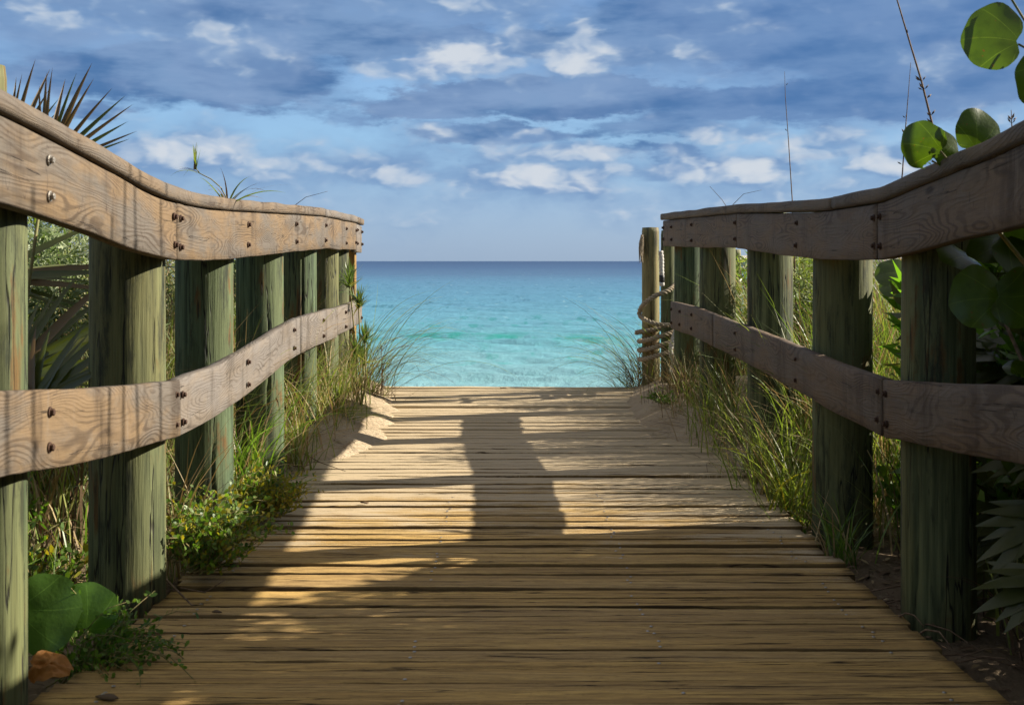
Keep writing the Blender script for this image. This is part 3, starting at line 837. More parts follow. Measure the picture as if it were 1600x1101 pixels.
right = empty('railing', (1.25, 5.5, -0.15), 'shaded brown timber railing on green posts along the right side of the boardwalk', 'railing')
bd = board('rail_board', right, XR, ZRU, 1.2, 3.975, HT, -1, M['board_brown'], seed=31.3); bolts(bd, XR, ZRU, [2.4, 3.945], HT, -1)
bd = board('rail_board', right, XR, ZRU, 3.984, 6.40, HT, -1, M['board_brown'], seed=37.0); bolts(bd, XR, ZRU, [4.015, 5.10], HT, -1)
bd = board('rail_board', right, XR, ZRU, 6.406, 8.66, HT, -1, M['board_brown'], seed=33.7); bolts(bd, XR, ZRU, [6.44, 7.62, 8.30, 8.62], HT, -1)
bd = board('rail_board', right, XR, ZRL, 1.2, 3.925, HT, -1, M['board_brown'], seed=43.7); bolts(bd, XR, ZRL, [2.4, 3.89], HT, -1)
bd = board('rail_board', right, XR, ZRL, 3.933, 6.98, HT, -1, M['board_brown'], seed=49.1); bolts(bd, XR, ZRL, [3.965, 5.10, 6.44], HT, -1)
bd = board('rail_board', right, XR, ZRL, 6.988, 8.34, HT, -1, M['board_brown'], seed=55.1); bolts(bd, XR, ZRL, [7.62, 8.0, 8.30], HT, -1)
capboard(right, XR, ZRU, 1.2, 4.50, -1, M['cap'], 23.0)
capboard(right, XR, ZRU, 4.508, 8.67, -1, M['cap'], 27.0)
for i, (yy, rad) in enumerate([(1.75, .117), (2.55, .117), (3.86, .113), (5.0, .120), (6.36, .118), (7.6, .112), (8.45, .10)]):
    if i == 1:
        continue
    X = float(XR(yy)) + 0.044 + rad
    o = put(link('post', post_mesh(X, yy, rad, -.6, float(ZRU(yy)) + .001, 17.1 * i + 71, M['post'])), right)

# ------------------------------------------------------------------ two mooring piles with rope at the far right end
g_p = 'slim weathered piles at the far end of the right railing'
pa = link('wooden_pile', post_mesh(1.088, 9.50, .068, -.5, 1.262, 201, M['post_pile'], 64, 6, (-.004, 0)))
tag(pa, 'slim split brown pile wrapped in rope, nearest the sea at the right', 'post', g_p)
pb = link('wooden_pile', post_mesh(1.195, 9.30, .056, -.5, 1.235, 207, M['post'], 64, 3))
tag(pb, 'slim green pile with a white rope end hanging on it, behind the right railing end', 'post', g_p)

def rope_mesh(name, pts, rad, mat, turns_per_m=14, strands=3, nseg=7, step=0.006):
    """laid rope: strands twisted round a smooth path"""
    p = [Vector(q) for q in pts]
    # catmull-rom resample
    out = []
    for i in range(len(p) - 1):
        a, b, c, d = p[max(i - 1, 0)], p[i], p[i + 1], p[min(i + 2, len(p) - 1)]
        n = max(2, int((c - b).length / step))
        for k in range(n):
            t = k / n
            out.append(0.5 * ((2 * b) + (c - a) * t + (2 * a - 5 * b + 4 * c - d) * t * t + (3 * b - 3 * c + d - a) * t ** 3))
    out.append(p[-1])
    vs, fs, uv = [], [], []
    up = Vector((0.13, 0.21, 1)).normalized()
    s = 0.0
    frames = []
    nrm = None
    for i, q in enumerate(out):
        t = (out[min(i + 1, len(out) - 1)] - out[max(i - 1, 0)]).normalized()
        if nrm is None:
            nrm = (up - t * up.dot(t)).normalized()
        else:
            nrm = (nrm - t * nrm.dot(t)).normalized()
        if i:
            s += (q - out[i - 1]).length
        frames.append((q, nrm.copy(), t.cross(nrm), s))
    for st in range(strands):
        b0 = len(vs)
        for (q, n1, n2, s) in frames:
            ph = 2 * PI * (st / strands + s * turns_per_m)
            c = q + (n1 * math.cos(ph) + n2 * math.sin(ph)) * rad * .52
            for k in range(nseg):
                an = 2 * PI * k / nseg
                vs.append(c + (n1 * math.cos(an) + n2 * math.sin(an)) * rad * .54)
        for i in range(len(frames) - 1):
            for k in range(nseg):
                k2 = (k + 1) % nseg
                fs.append((b0 + i * nseg + k, b0 + i * nseg + k2, b0 + (i + 1) * nseg + k2, b0 + (i + 1) * nseg + k))
        fs.append(tuple(b0 + k for k in reversed(range(nseg))))
        fs.append(tuple(b0 + (len(frames) - 1) * nseg + k for k in range(nseg)))
    return mesh(name, vs, fs, mat)

cx, cy = 1.145, 9.40
def wrap_pts(z0, z1, turns, rx, ry, a0, sag=0.0):
    n = int(turns * 16)
    r = []
    for i in range(n + 1):
        t = i / n
        a = a0 + 2 * PI * turns * t
        # front strands (towards the camera, -Y) rise to the right
        z = z0 + (z1 - z0) * t + 0.035 * math.cos(a)
        r.append((cx - .012 + rx * math.cos(a), cy + ry * math.sin(a), z))
    return r
rp = wrap_pts(.275, .485, 3.0, .148, .19, PI * .95)
rp += [(1.30, 9.44, .50)]
tag(link('rope', rope_mesh('rope', rp, .0185, M['rope'], 11)), 'thick tan rope wound in tight turns round the piles at the right railing end', 'rope', 'ropes by the right railing end')
loop = [P(1060, 436, 9.45), P(1056, 444, 9.25), P(1044, 454, 9.12), P(1024, 462, 9.1), P(1008, 473, 9.14), P(1000, 484, 9.24), P(1001, 494, 9.24), P(1013, 502, 9.14), P(1030, 507, 9.12), P(1052, 508, 9.16), P(1064, 503, 9.3)]
tag(link('rope', rope_mesh('rope_loop', [tuple(q) for q in loop], .0185, M['rope'], 11)), 'wide slack loop of tan rope hanging across the slim brown pile above the tight turns', 'rope', 'ropes by the right railing end')
hang = empty('rope_end', tuple(P(1033, 395, 9.2)), 'short white rope end bound with black tape, hanging between the slim piles', 'rope', 'ropes by the right railing end')
put(link('rope', rope_mesh('rope_hang', [tuple(P(1032, 392, 9.2)), tuple(P(1033.5, 405, 9.2)), tuple(P(1033.5, 418, 9.2)), tuple(P(1034, 430, 9.2))], .019, M['rope_white'], 13)), hang)
def tube(name, p0, p1, r, mat, n=14, rings=3, r2=None, parent=None, bulge=0.0):
    a, b = Vector(p0), Vector(p1)
    t = (b - a).normalized()
    u = t.orthogonal().normalized()
    v = t.cross(u)
    r2 = r if r2 is None else r2
    vs, fs = [], []
    for i in range(rings + 1):
        f = i / rings
        rr = (r + (r2 - r) * f) * (1 + bulge * math.sin(f * PI))
        for k in range(n):
            an = 2 * PI * k / n
            vs.append(a.lerp(b, f) + (u * math.cos(an) + v * math.sin(an)) * rr)
    for i in range(rings):
        for k in range(n):
            fs.append((i * n + k, i * n + (k + 1) % n, (i + 1) * n + (k + 1) % n, (i + 1) * n + k))
    fs.append(tuple(reversed(range(n))))
    fs.append(tuple(rings * n + k for k in range(n)))
    return mesh(name, vs, fs, mat)
put(link('tape', tube('tape', P(1034, 430, 9.2), P(1034, 441, 9.2), .0205, M['tape'])), hang)
put(link('rope_tip', tube('rope_tip', P(1034, 441.2, 9.2), P(1034.5, 447, 9.2), .0195, M['rope_white'], 14, 4, .016, None, .12)), hang)
# frayed rope tassel on the sea side of the pile
tv = []
tass = empty('rope_tassel', tuple(P(1003, 372, 9.45)), 'frayed tan rope tassel hanging on the sea side of the slim pile', 'rope', 'ropes by the right railing end')
vs, fs = [], []
for k in range(46):
    a = P(1003 + random.uniform(-1.5, 3), 366 + random.uniform(0, 5), 9.42 + random.uniform(-.03, .05))
    b = P(1002 + random.uniform(-3.4, 3.0), 396 + random.uniform(-6, 16), 9.42 + random.uniform(-.03, .05))
    b0 = len(vs)
    mid = a.lerp(b, .5) + Vector((random.uniform(-.012, .004), 0, 0))
    for q, r in ((a, .0022), (mid, .0026), (b, .0014)):
        for j in range(4):
            vs.append(q + Vector((r * math.cos(j * PI / 2), r * math.sin(j * PI / 2), 0)))
    for i in range(2):
        for j in range(4):
            fs.append((b0 + i * 4 + j, b0 + i * 4 + (j + 1) % 4, b0 + (i + 1) * 4 + (j + 1) % 4, b0 + (i + 1) * 4 + j))
put(link('strands', mesh('strands', vs, fs, M['rope'])), tass)
tag(link('rope', rope_mesh('rope_low', [tuple(P(1058, 512, 9.2)), tuple(P(1052, 530, 9.15)), tuple(P(1048, 548, 9.12)), tuple(P(1053, 565, 9.1)), tuple(P(1049, 582, 9.1))], .02, M['rope_white'], 12)),
    'pale rope tail hanging low beside the slim green pile in the grass', 'rope', 'ropes by the right railing end')
# rope strung low between stakes in the dune far outside the right railing
for k, (z, sg) in enumerate(((1.02, .01), (.93, .03), (.83, .05))):
    pts = [(1.9 + 2.2 * i / 9, 10.6 + .25 * math.sin(i), z + .015 * math.sin(2.2 * i + k) - sg * math.sin(PI * i / 9)) for i in range(10)]
    tag(link('rope', rope_mesh('rope_line', pts, .022, M['rope_white'], 12, 3, 6, .015)),
        ['topmost', 'middle', 'lowest'][k] + ' of the three pale ropes strung across the dune behind the right posts', 'rope', 'ropes strung across the dune')
stk = link('wooden_pile', post_mesh(3.9, 10.6, .05, 0, 1.15, 400, M['post_pile'], 24, 1)); tag(stk, 'short stake holding the ropes across the dune', 'post')
stk = link('wooden_pile', post_mesh(1.95, 10.6, .045, 0, 1.1, 403, M['post_pile'], 24, 1)); tag(stk, 'thin stake holding the near ends of the dune ropes', 'post')
# ------------------------------------------------------------------ vegetation helpers
def mesh_np(name, V, Fq, mats, mi=None, uv=None):
    return mesh(name, V.tolist() if hasattr(V, 'tolist') else V, Fq.tolist() if hasattr(Fq, 'tolist') else Fq, mats, uv, mi)

def ribbons(rs, base, phi, th0, kap, length, width, seg=6, twist=0.6):
    """curved grass blades as tapered ribbons; every argument is an array over blades"""
    n = len(phi)
    t = np.linspace(0, 1, seg + 1)
    th = th0[:, None] + kap[:, None] * t[None, :] ** 1.3
    hx, hz = np.sin(th), np.cos(th)
    dl = length[:, None] / seg
    R = np.concatenate([np.zeros((n, 1)), np.cumsum((hx[:, :-1] + hx[:, 1:]) / 2 * dl, 1)], 1)
    Z = np.concatenate([np.zeros((n, 1)), np.cumsum((hz[:, :-1] + hz[:, 1:]) / 2 * dl, 1)], 1)
    ph = phi[:, None] + rs.normal(0, 0.12, (n, 1)) * t[None, :] * 2
    cxp, cyp = np.cos(ph), np.sin(ph)
    c = np.stack([base[:, 0:1] + R * cxp, base[:, 1:2] + R * cyp, base[:, 2:3] + Z], -1)
    tw = rs.uniform(-twist, twist, (n, 1)) + t[None, :] * rs.uniform(-1, 1, (n, 1)) * twist
    sx, sy = -cyp, cxp
    nx_, ny_, nz__ = -cxp * np.cos(th), -cyp * np.cos(th), np.sin(th)
    side = np.stack([sx * np.cos(tw) + nx_ * np.sin(tw), sy * np.cos(tw) + ny_ * np.sin(tw), nz__ * np.sin(tw)], -1)
    w_ = width[:, None] * (1 - 0.97 * t[None, :] ** 1.6) * (0.65 + 0.35 * np.minimum(1, t[None, :] * 5))
    V = np.stack([c - side * w_[..., None] / 2, c + side * w_[..., None] / 2], 2).reshape(-1, 3)
    b = np.arange(n)[:, None] * (2 * (seg + 1)) + np.arange(seg)[None, :] * 2
    Fq = np.stack([b, b + 1, b + 3, b + 2], -1).reshape(-1, 4)
    return V, Fq

def tuft(name, x, y, n, h, label, mats=('grass', 'straw'), mix=0.25, spread=.09, th=(0.02, 0.4), kap=(0.5, 1.7), w=.0055, az=None, azs=9.0, seg=7, group=None, cat='grass', zoff=-.01, seed=None, hv=.45, spy=None):
    rs = np.random.RandomState(int(abs(x) * 1000 + y * 777) % 99991 if seed is None else seed)
    bx, by = rs.normal(0, spread, n), rs.normal(0, spy or spread, n)
    gz = ground_h(x + bx, y + by)
    z0 = float(ground_h(x, y))
    az0 = rs.uniform(0, 2 * PI, n) if az is None else rs.normal(az, azs, n)
    L = h * rs.uniform(1 - hv, 1.12, n)
    V, Fq = ribbons(rs, np.stack([bx, by, (np.maximum(gz, -0.2) - z0 + zoff) * (0 if name == 'sprig_leaves' else 1)], 1), az0, rs.uniform(*th, n), rs.uniform(*kap, n), L, w * rs.uniform(.55, 1.35, n), seg)
    mi = np.repeat((rs.rand(n) < mix).astype(int), seg)
    me = mesh_np(name, V, Fq, [M[mats[0]], M[mats[1]]], mi)
    o = link(name, me, loc=(x, y, z0))
    return tag(o, label, cat, group)

GL = 'grass tufts along the left railing'
GR = 'grass tufts along the right railing'
tl = [
    (-1.24, 4.42, 46, .80, 'thin straw-coloured tuft standing between the two nearest thick left posts', ('straw', 'grass'), .3, .05, .006, None),
    (-1.20, 5.22, 140, .50, 'lush broad-bladed green tuft right behind the third left post', ('grass_lush', 'straw'), .2, .07, .010, None),
    (-1.24, 5.55, 150, .68, 'tall lush green tuft in front of the fourth left post', ('grass_lush', 'straw'), .25, .08, .009, None),
    (-1.14, 6.25, 120, .46, 'low green tuft on the sand just beyond the fourth left post', ('grass', 'straw'), .3, .07, .007, None),
    (-1.22, 6.60, 110, .66, 'dense green and straw tuft below the slotted joint of the lower left rail', ('grass', 'straw'), .35, .09, .007, None),
    (-1.12, 7.05, 110, .50, 'low tangled straw tuft over the sand bank left of the deck', ('straw', 'grass'), .45, .09, .005, None),
    (-1.20, 7.45, 130, .66, 'dense upright green tuft under the far half of the lower left rail', ('grass', 'straw'), .25, .10, .007, None),
    (-1.10, 7.85, 120, .50, 'straw tuft drooping over the left sand bank', ('straw', 'grass'), .5, .09, .005, None),
    (-1.20, 8.25, 140, .62, 'thick green tuft near the far end of the left railing', ('grass', 'straw'), .3, .10, .006, None),
]
for (x, y, n, h, lb, mt, mx_, sp_, w_, a_) in tl:
    tuft('grass_tuft', x, y, n, h, lb, mt, mx_, sp_, w=w_, group=GL)
# the long arching grass at the far left end: blades bow out over the sea
tuft('arching_grass', -1.06, 8.82, 150, 1.05, 'fine arching grass bowing out over the sea at the far end of the left railing', ('grass', 'dead'), .35, .07, (0.1, 0.8), (0.9, 2.2), .0050, 0.0, .75, 11, GL, hv=.5)
tuft('arching_grass', -1.03, 8.75, 90, .42, 'dark low dry tuft under the arching grass at the left corner of the deck end', ('dead', 'straw'), .4, .08, (0.3, 1.2), (0.4, 1.6), .004, 0.0, 1.2, 7, GL)
tuft('trailing_grass', -1.06, 7.45, 42, .42, 'trailing green blades lying flat towards the deck on the left sand bank', ('grass', 'straw'), .2, .05, (1.15, 1.45), (0.2, 0.5), .007, -0.5, .22, 7, GL)
tuft('trailing_grass', -1.08, 6.75, 60, .36, 'dry brown blades lying on the left sand bank', ('dead', 'straw'), .5, .09, (1.1, 1.5), (0.1, 0.5), .003, -0.3, .8, 7, GL)
tuft('grass_tuft', -1.42, 5.95, 120, .95, 'tall straw tuft hanging behind the fourth left post', ('straw', 'grass'), .35, .08, w=.006, group=GL)
tuft('grass_tuft', -1.40, 7.2, 110, .95, 'tall pale tuft showing through the railing beyond the fifth left post', ('straw', 'grass'), .5, .08, w=.005, group=GL)
tr = [
    (1.24, 4.62, 60, .34, 'short green tuft at the foot of the second right post, on its far side', ('grass_lush', 'straw'), .25, .05, .008, None),
    (1.22, 5.30, 130, .50, 'bright green tuft with a yellow base between the second and third right posts', ('grass', 'weed_yellow'), .25, .06, .008, None),
    (1.25, 5.65, 150, .68, 'tall green tuft leaning before the third right post', ('grass', 'straw'), .22, .07, .008, None),
    (1.20, 6.05, 110, .50, 'small green tuft at the near foot of the third right post', ('grass', 'straw'), .3, .06, .007, None),
    (1.22, 6.75, 110, .60, 'green tuft right beyond the third right post', ('grass', 'straw'), .3, .08, .007, None),
    (1.20, 7.15, 120, .55, 'wide green and straw tuft at the edge of the right sand bank', ('grass', 'straw'), .35, .09, .006, None),
    (1.15, 7.75, 120, .46, 'low straw tuft in front of the rope-side right posts', ('straw', 'grass'), .4, .08, .005, None),
    (1.12, 8.25, 130, .40, 'brown tangled tuft on the right sand bank close to the rope piles', ('dead', 'straw'), .45, .10, .004, None),
    (1.30, 8.7, 120, .60, 'green tuft behind the far end of the right railing', ('grass', 'straw'), .4, .08, .005, None),
]
for (x, y, n, h, lb, mt, mx_, sp_, w_, a_) in tr:
    tuft('grass_tuft', x, y, n, h, lb, mt, mx_, sp_, w=w_, group=GR)
tuft('arching_grass', 1.02, 9.62, 150, .95, 'fine arching grass bowing towards the sea left of the rope piles', ('grass', 'dead'), .35, .09, (0.1, 0.8), (0.8, 2.0), .0050, PI, .7, 11, GR, hv=.6)
tuft('arching_grass', 1.04, 9.70, 150, .46, 'dark brown dry tussock at the foot of the rope piles', ('dead', 'dead'), 0, .07, (0.05, 1.0), (0.4, 1.8), .0045, PI, 1.3, 7, GR)
tuft('trailing_grass', 1.12, 6.6, 12, .62, 'a few fine dry blades arching down onto the right half of the deck', ('dead', 'straw'), .3, .05, (0.55, 1.0), (1.2, 1.7), .0035, PI + .35, .35, 10, GR)
tuft('trailing_grass', 1.15, 7.4, 60, .34, 'dry brown blades lying on the right sand bank', ('dead', 'straw'), .5, .12, (1.0, 1.5), (0.1, 0.6), .003, PI, .9, 7, GR)

# background dune grass: one uncountable mass on each side
def mass(name, xr, yr, n, hr, mats, probs, seed, w=.009, label=None):
    rs = np.random.RandomState(seed)
    x = rs.uniform(*xr, n); y = rs.uniform(*yr, n)
    cl = vnoise(x * 1.3, y * 1.3, seed) + .5
    keep = (rs.rand(n) < .35 + cl) & (np.abs(x) > 0.115 * y + 0.75)
    x, y = x[keep], y[keep]
    n = len(x)
    z = ground_h(x, y) - .02
    L = rs.uniform(*hr, n) * (.75 + .5 * cl[keep])
    V, Fq = ribbons(rs, np.stack([x, y, z], 1), rs.uniform(0, 2 * PI, n), rs.uniform(0, .35, n), rs.uniform(.2, 1.6, n), L, w * rs.uniform(.5, 1.4, n), 5)
    mi = np.repeat(rs.choice(len(mats), n, p=probs), 5)
    o = link(name, mesh_np(name, V, Fq, [M[q] for q in mats], mi))
    return tag(o, label, 'grass', None, 'stuff')
mass('dune_grass', (-6.5, -1.55), (4.6, 14.5), 15000, (.6, 1.15), ['grass', 'straw', 'silver', 'dead'], [.38, .30, .12, .20], 11, label='mass of dune grass filling the ground beyond the left railing')
mass('near_grass', (1.45, 2.3), (5.0, 10.0), 4200, (.55, 1.0), ['grass', 'straw', 'grass_lush'], [.5, .25, .25], 16, .008, 'tall bright grass standing close behind the right railing posts')
mass('near_grass', (-2.1, -1.45), (5.0, 9.6), 2600, (.5, .95), ['grass', 'straw', 'silver'], [.4, .4, .2], 17, .008, 'tall grass standing close behind the left railing posts')
mass('dune_grass', (1.50, 6.5), (4.5, 14.5), 17000, (.6, 1.10), ['grass', 'straw', 'grass_lush', 'dead'], [.45, .27, .18, .10], 12, label='mass of bright green dune grass filling the ground beyond the right railing')
mass('low_grass', (-3.6, -1.42), (2.4, 4.8), 2600, (.15, .45), ['grass_lush', 'straw', 'weed_yellow', 'dead'], [.4, .2, .1, .3], 13, label='low grass and dead stalks on the shaded ground beyond the near left posts')
mass('low_grass', (1.5, 3.6), (2.2, 4.7), 3000, (.2, .6), ['grass', 'straw', 'dead'], [.4, .25, .35], 14, label='low grass and dead stalks under the palmetto beyond the near right posts')
# leaf litter
def litter(name, regions, seed, label):
    rs = np.random.RandomState(seed)
    vs, fs, mi = [], [], []
    for (x0, x1, y0, y1, n, smin, smax) in regions:
        for k in range(n):
            x, y_ = rs.uniform(x0, x1), rs.uniform(y0, y1)
            z = float(ground_h(x, y_)) + rs.uniform(.002, .014)
            if abs(x - .03) < 1.14 and z < float(ZD(y_)):
                continue
            a = rs.uniform(0, 2 * PI); L = rs.uniform(smin, smax); W_ = L * rs.uniform(.12, .5)
            ax, ay = math.cos(a), math.sin(a)
            up = rs.uniform(-.4, .4) * L
            b = len(vs)
            for (u, v, q) in ((-1, 0, 0), (-.3, -1, 1), (.4, -.8, 1), (1, 0, 0), (.4, .8, 1), (-.3, 1, 1)):
                vs.append((x + ax * u * L / 2 - ay * v * W_ / 2, y_ + ay * u * L / 2 + ax * v * W_ / 2, z + up * (u + 1) * .35 + q * W_ * .2))
            fs += [(b, b + 1, b + 5), (b + 1, b + 2, b + 4, b + 5), (b + 2, b + 3, b + 4)]
            mi += [rs.choice(3, p=[.5, .3, .2])] * 3
    tag(link(name, mesh(name, vs, fs, [M['dead'], M['straw'], M['twig']], None, mi)), label, 'leaves', None, 'stuff')
litter('leaf_litter', [(-2.6, -1.12, 2.4, 6.0, 1500, .02, .07), (1.15, 2.6, 2.4, 5.6, 1700, .015, .06), (-1.5, -.9, 6, 9.0, 350, .01, .04), (.9, 1.6, 5.5, 9.4, 450, .01, .04)], 5, 'scattered brown leaf litter on the ground beside the boardwalk')

# ------------------------------------------------------------------ shrubs with small leaves, weeds, rosettes
def leaf_cloud(rs, n, fn, L, W_, up=.4):
    """n small pointed leaves; fn gives centres"""
    c = fn(n)
    d = rs.normal(0, 1, (n, 3)); d[:, 2] = d[:, 2] * .7 + up
    d /= np.linalg.norm(d, axis=1)[:, None]
    r = rs.normal(0, 1, (n, 3)); s = np.cross(d, r); s /= np.linalg.norm(s, axis=1)[:, None]
    nn = np.cross(d, s)
    l = (L * rs.uniform(.6, 1.25, n))[:, None]; w_ = (W_ * rs.uniform(.7, 1.2, n))[:, None]
    V = np.stack([c, c + d * l * .45 + s * w_ * .5 + nn * l * .05, c + d * l + nn * l * -.08, c + d * l * .45 - s * w_ * .5 + nn * l * .05], 1).reshape(-1, 3)
    b = np.arange(n)[:, None] * 4
    return V, (b + np.array([[0, 1, 2, 3]]))

def tubes(paths, mat, name='stem', nseg=5):
    vs, fs = [], []
    for pts, r0, r1 in paths:
        pts = [Vector(p) for p in pts]
        b0 = len(vs)
        n = len(pts)
        for i, q in enumerate(pts):
            t = (pts[min(i + 1, n - 1)] - pts[max(i - 1, 0)]).normalized()
            u = t.orthogonal().normalized(); v = t.cross(u)
            r = r0 + (r1 - r0) * i / (n - 1)
            for k in range(nseg):
                an = 2 * PI * k / nseg
                vs.append(q + (u * math.cos(an) + v * math.sin(an)) * r)
        for i in range(n - 1):
            for k in range(nseg):
                fs.append((b0 + i * nseg + k, b0 + i * nseg + (k + 1) % nseg, b0 + (i + 1) * nseg + (k + 1) % nseg, b0 + (i + 1) * nseg + k))
        fs.append(tuple(b0 + (n - 1) * nseg + k for k in range(nseg)))
    return mesh(name, vs, fs, mat)

def shrub(x, y, rx, ry, h, n, L, W_, mats, label, seed, group=None, name='beach_shrub', z=None):
    rs = np.random.RandomState(seed)
    z0 = float(ground_h(x, y)) if z is None else z
    root = empty(name, (x, y, z0), label, 'shrub', group)
    lobes = [(rs.uniform(-.7, .7) * rx, rs.uniform(-.7, .7) * ry, rs.uniform(.35, 1.0) * h, rs.uniform(.18, .38)) for _ in range(16)]
    def fn(n):
        k = rs.randint(0, len(lobes), n)
        lb = np.array(lobes)[k]
        d = rs.normal(0, 1, (n, 3)); d /= np.linalg.norm(d, axis=1)[:, None]
        rr = lb[:, 3:4] * rs.uniform(.35, 1.05, (n, 1))
        p = lb[:, :3] * np.array([1, 1, .85]) + d * rr * np.array([rx * 1.2, ry * 1.2, h * .65])
        p[:, 2] = np.maximum(p[:, 2], .02)
        return p
    V, Fq = leaf_cloud(rs, n, fn, L, W_)
    link('foliage', mesh_np('foliage', V, Fq, [M[q] for q in mats], rs.choice(len(mats), n)), root)
    ps = []
    for lb in lobes:
        ps.append(([(rs.uniform(-.05, .05), rs.uniform(-.05, .05), -.03), (lb[0] * .4, lb[1] * .4, lb[2] * .45), (lb[0], lb[1], lb[2] * .95)], .010, .003))
    link('stem', tubes(ps, M['twig']), root)
    return root
GS = 'shrubs beyond the left railing'
shrub(-2.1, 5.75, .45, .5, 1.3, 6500, .085, .012, ['silver', 'silver', 'rosette'], 'silvery narrow-leaved shrub seen between the two nearest left posts', 21, GS)
shrub(-3.2, 7.4, .8, .6, 1.35, 5200, .095, .014, ['silver', 'grass'], 'pale green shrub farther back beyond the near left posts', 22, GS)
shrub(-1.95, 7.7, .4, .5, 1.1, 2600, .07, .012, ['silver', 'rosette'], 'narrow silvery shrub behind the middle left posts', 23, GS)
shrub(-1.75, 9.0, .35, .6, 1.0, 2600, .07, .012, ['grass', 'rosette'], 'green shrub behind the last left posts', 24, GS)
shrub(-2.6, 10.6, .8, .8, 1.2, 2600, .09, .015, ['grass', 'silver'], 'green shrub farthest back beyond the left railing', 25, GS)
GS2 = 'shrubs beyond the right railing'
shrub(1.75, 7.4, .3, .5, 1.0, 3000, .08, .012, ['grass', 'silver'], 'pale green shrub behind the third right post', 28, GS2)
shrub(1.85, 8.9, .35, .5, .95, 2400, .08, .012, ['grass', 'grass_lush'], 'green shrub behind the far right posts', 26, GS2)
shrub(2.4, 10.4, .8, .8, 1.1, 2600, .09, .015, ['grass', 'grass_lush'], 'green shrub farthest back beyond the right railing', 27, GS2)

def weed(x, y, z, dirs, n, reach, h, L, W_, mats, label, seed, name='sprawling_weed', leafs=22, group='low leafy weeds at the deck edge'):
    """stems that creep outward and rise, with small leaves all along"""
    rs = np.random.RandomState(seed)
    root = empty(name, (x, y, z), label, 'plant', group)
    cs, ds, paths = [], [], []
    for k in range(n):
        a = rs.normal(dirs[0], dirs[1])
        p = np.array([rs.normal(0, .03), rs.normal(0, .03), 0.0])
        d = np.array([math.cos(a), math.sin(a), rs.uniform(.1, 1.0)])
        R = reach * rs.uniform(.45, 1.05)
        pts = [p.copy()]
        for s_ in range(7):
            d = d + rs.normal(0, .22, 3) * np.array([1, 1, .6])
            d[2] += (.12 if p[2] < h * .5 else -.35)
            d /= np.linalg.norm(d)
            p = p + d * R / 7
            p[2] = max(p[2], .008)
            pts.append(p.copy())
            if s_ >= 1:
                for q in range(leafs // 6):
                    cs.append(p - d * R / 7 * rs.rand() + rs.normal(0, .004, 3))
                    dd = d * .6 + rs.normal(0, .7, 3); dd[2] += .5
                    ds.append(dd / np.linalg.norm(dd))
        paths.append(([tuple(q) for q in pts], .0024, .0010))
    link('stem', tubes(paths, M['stem'], nseg=4), root)
    c, d = np.array(cs), np.array(ds)
    m_ = len(c)
    r = rs.normal(0, 1, (m_, 3)); r[:, 2] += 1.5
    s = np.cross(d, r); s /= np.linalg.norm(s, axis=1)[:, None]
    nn = np.cross(s, d)
    l = (L * rs.uniform(.6, 1.25, m_))[:, None]; w_ = (W_ * rs.uniform(.7, 1.2, m_))[:, None]
    V = np.stack([c, c + d * l * .3 + s * w_ * .42, c + d * l * .7 + s * w_ * .5 + nn * l * .05, c + d * l, c + d * l * .7 - s * w_ * .5 + nn * l * .05, c + d * l * .3 - s * w_ * .42], 1).reshape(-1, 3)
    b = np.arange(m_)[:, None] * 6
    Fq = np.concatenate([b + np.array([[0, 1, 2, 5]]), b + np.array([[5, 2, 3, 4]])], 0)
    mi = rs.choice(len(mats), m_); mi = np.concatenate([mi, mi])
    link('foliage', mesh_np('foliage', V, Fq, [M[q] for q in mats], mi), root)
    return root
gz = lambda x, y: float(ground_h(x, y))
weed(-1.17, 3.22, gz(-1.3, 3.2) + .03, (.15, .65), 60, .38, .17, .020, .010, ['weed'], 'dark feathery small-leaved weed sprawling onto the near left deck planks', 31)
weed(-1.16, 3.35, gz(-1.3, 3.3) + .03, (1.2, .9), 30, .26, .14, .020, .010, ['weed'], 'dark weed clump at the foot of the thick near left post', 32)
for k, (x, y, rch, nst, sd) in enumerate([(-1.15, 4.28, .34, 60, 33), (-1.06, 4.12, .30, 60, 34), (-1.17, 4.45, .28, 44, 35)]):
    weed(x, y, gz(-1.2, y) + .12, (.0, 1.1), nst, rch * 1.2, .20, .022, .013, ['weed', 'weed_yellow', 'grass_lush', 'grass_lush'], ['bright green leafy weed between the two nearest thick left posts', 'green weed mat spreading onto the deck beyond the near left post', 'sunlit weed close behind the third left post'][k], sd)
for k, (x, y, rch, nst, sd) in enumerate([(-1.13, 5.02, .28, 44, 36), (-1.02, 5.0, .22, 30, 37)]):
    weed(x, y, gz(-1.2, y) + .12, (.0, 1.0), nst * 2, rch * 1.2, .16, .024, .009, ['weed_yellow', 'weed', 'weed_yellow'], ['yellow-green weed mat at the foot of the lush left grass', 'yellow-green weed tips spilling onto the deck'][k], sd)
weed(-1.75, 3.6, gz(-1.75, 3.6), (.3, 2.0), 26, .34, .30, .030, .016, ['weed_yellow', 'weed'], 'yellow-leaved upright weed seen under the near left rail', 38, 'leafy_weed')
weed(-1.55, 3.75, gz(-1.55, 3.75), (1.3, 1.4), 22, .36, .40, .026, .014, ['weed', 'weed_yellow'], 'green upright weed beside the thick near left post', 39, 'leafy_weed')
weed(-1.95, 4.4, gz(-1.95, 4.4), (1.3, 2.4), 34, .45, .40, .030, .016, ['weed', 'weed'], 'dark green leafy weed in the shade beyond the near left rail', 40, 'leafy_weed')
weed(-1.62, 4.05, gz(-1.62, 4.05), (.5, 2.6), 40, .36, .30, .040, .018, ['weed_yellow', 'grass_lush', 'weed'], 'sunlit yellow-green weed low between the two nearest left posts', 44, 'leafy_weed')
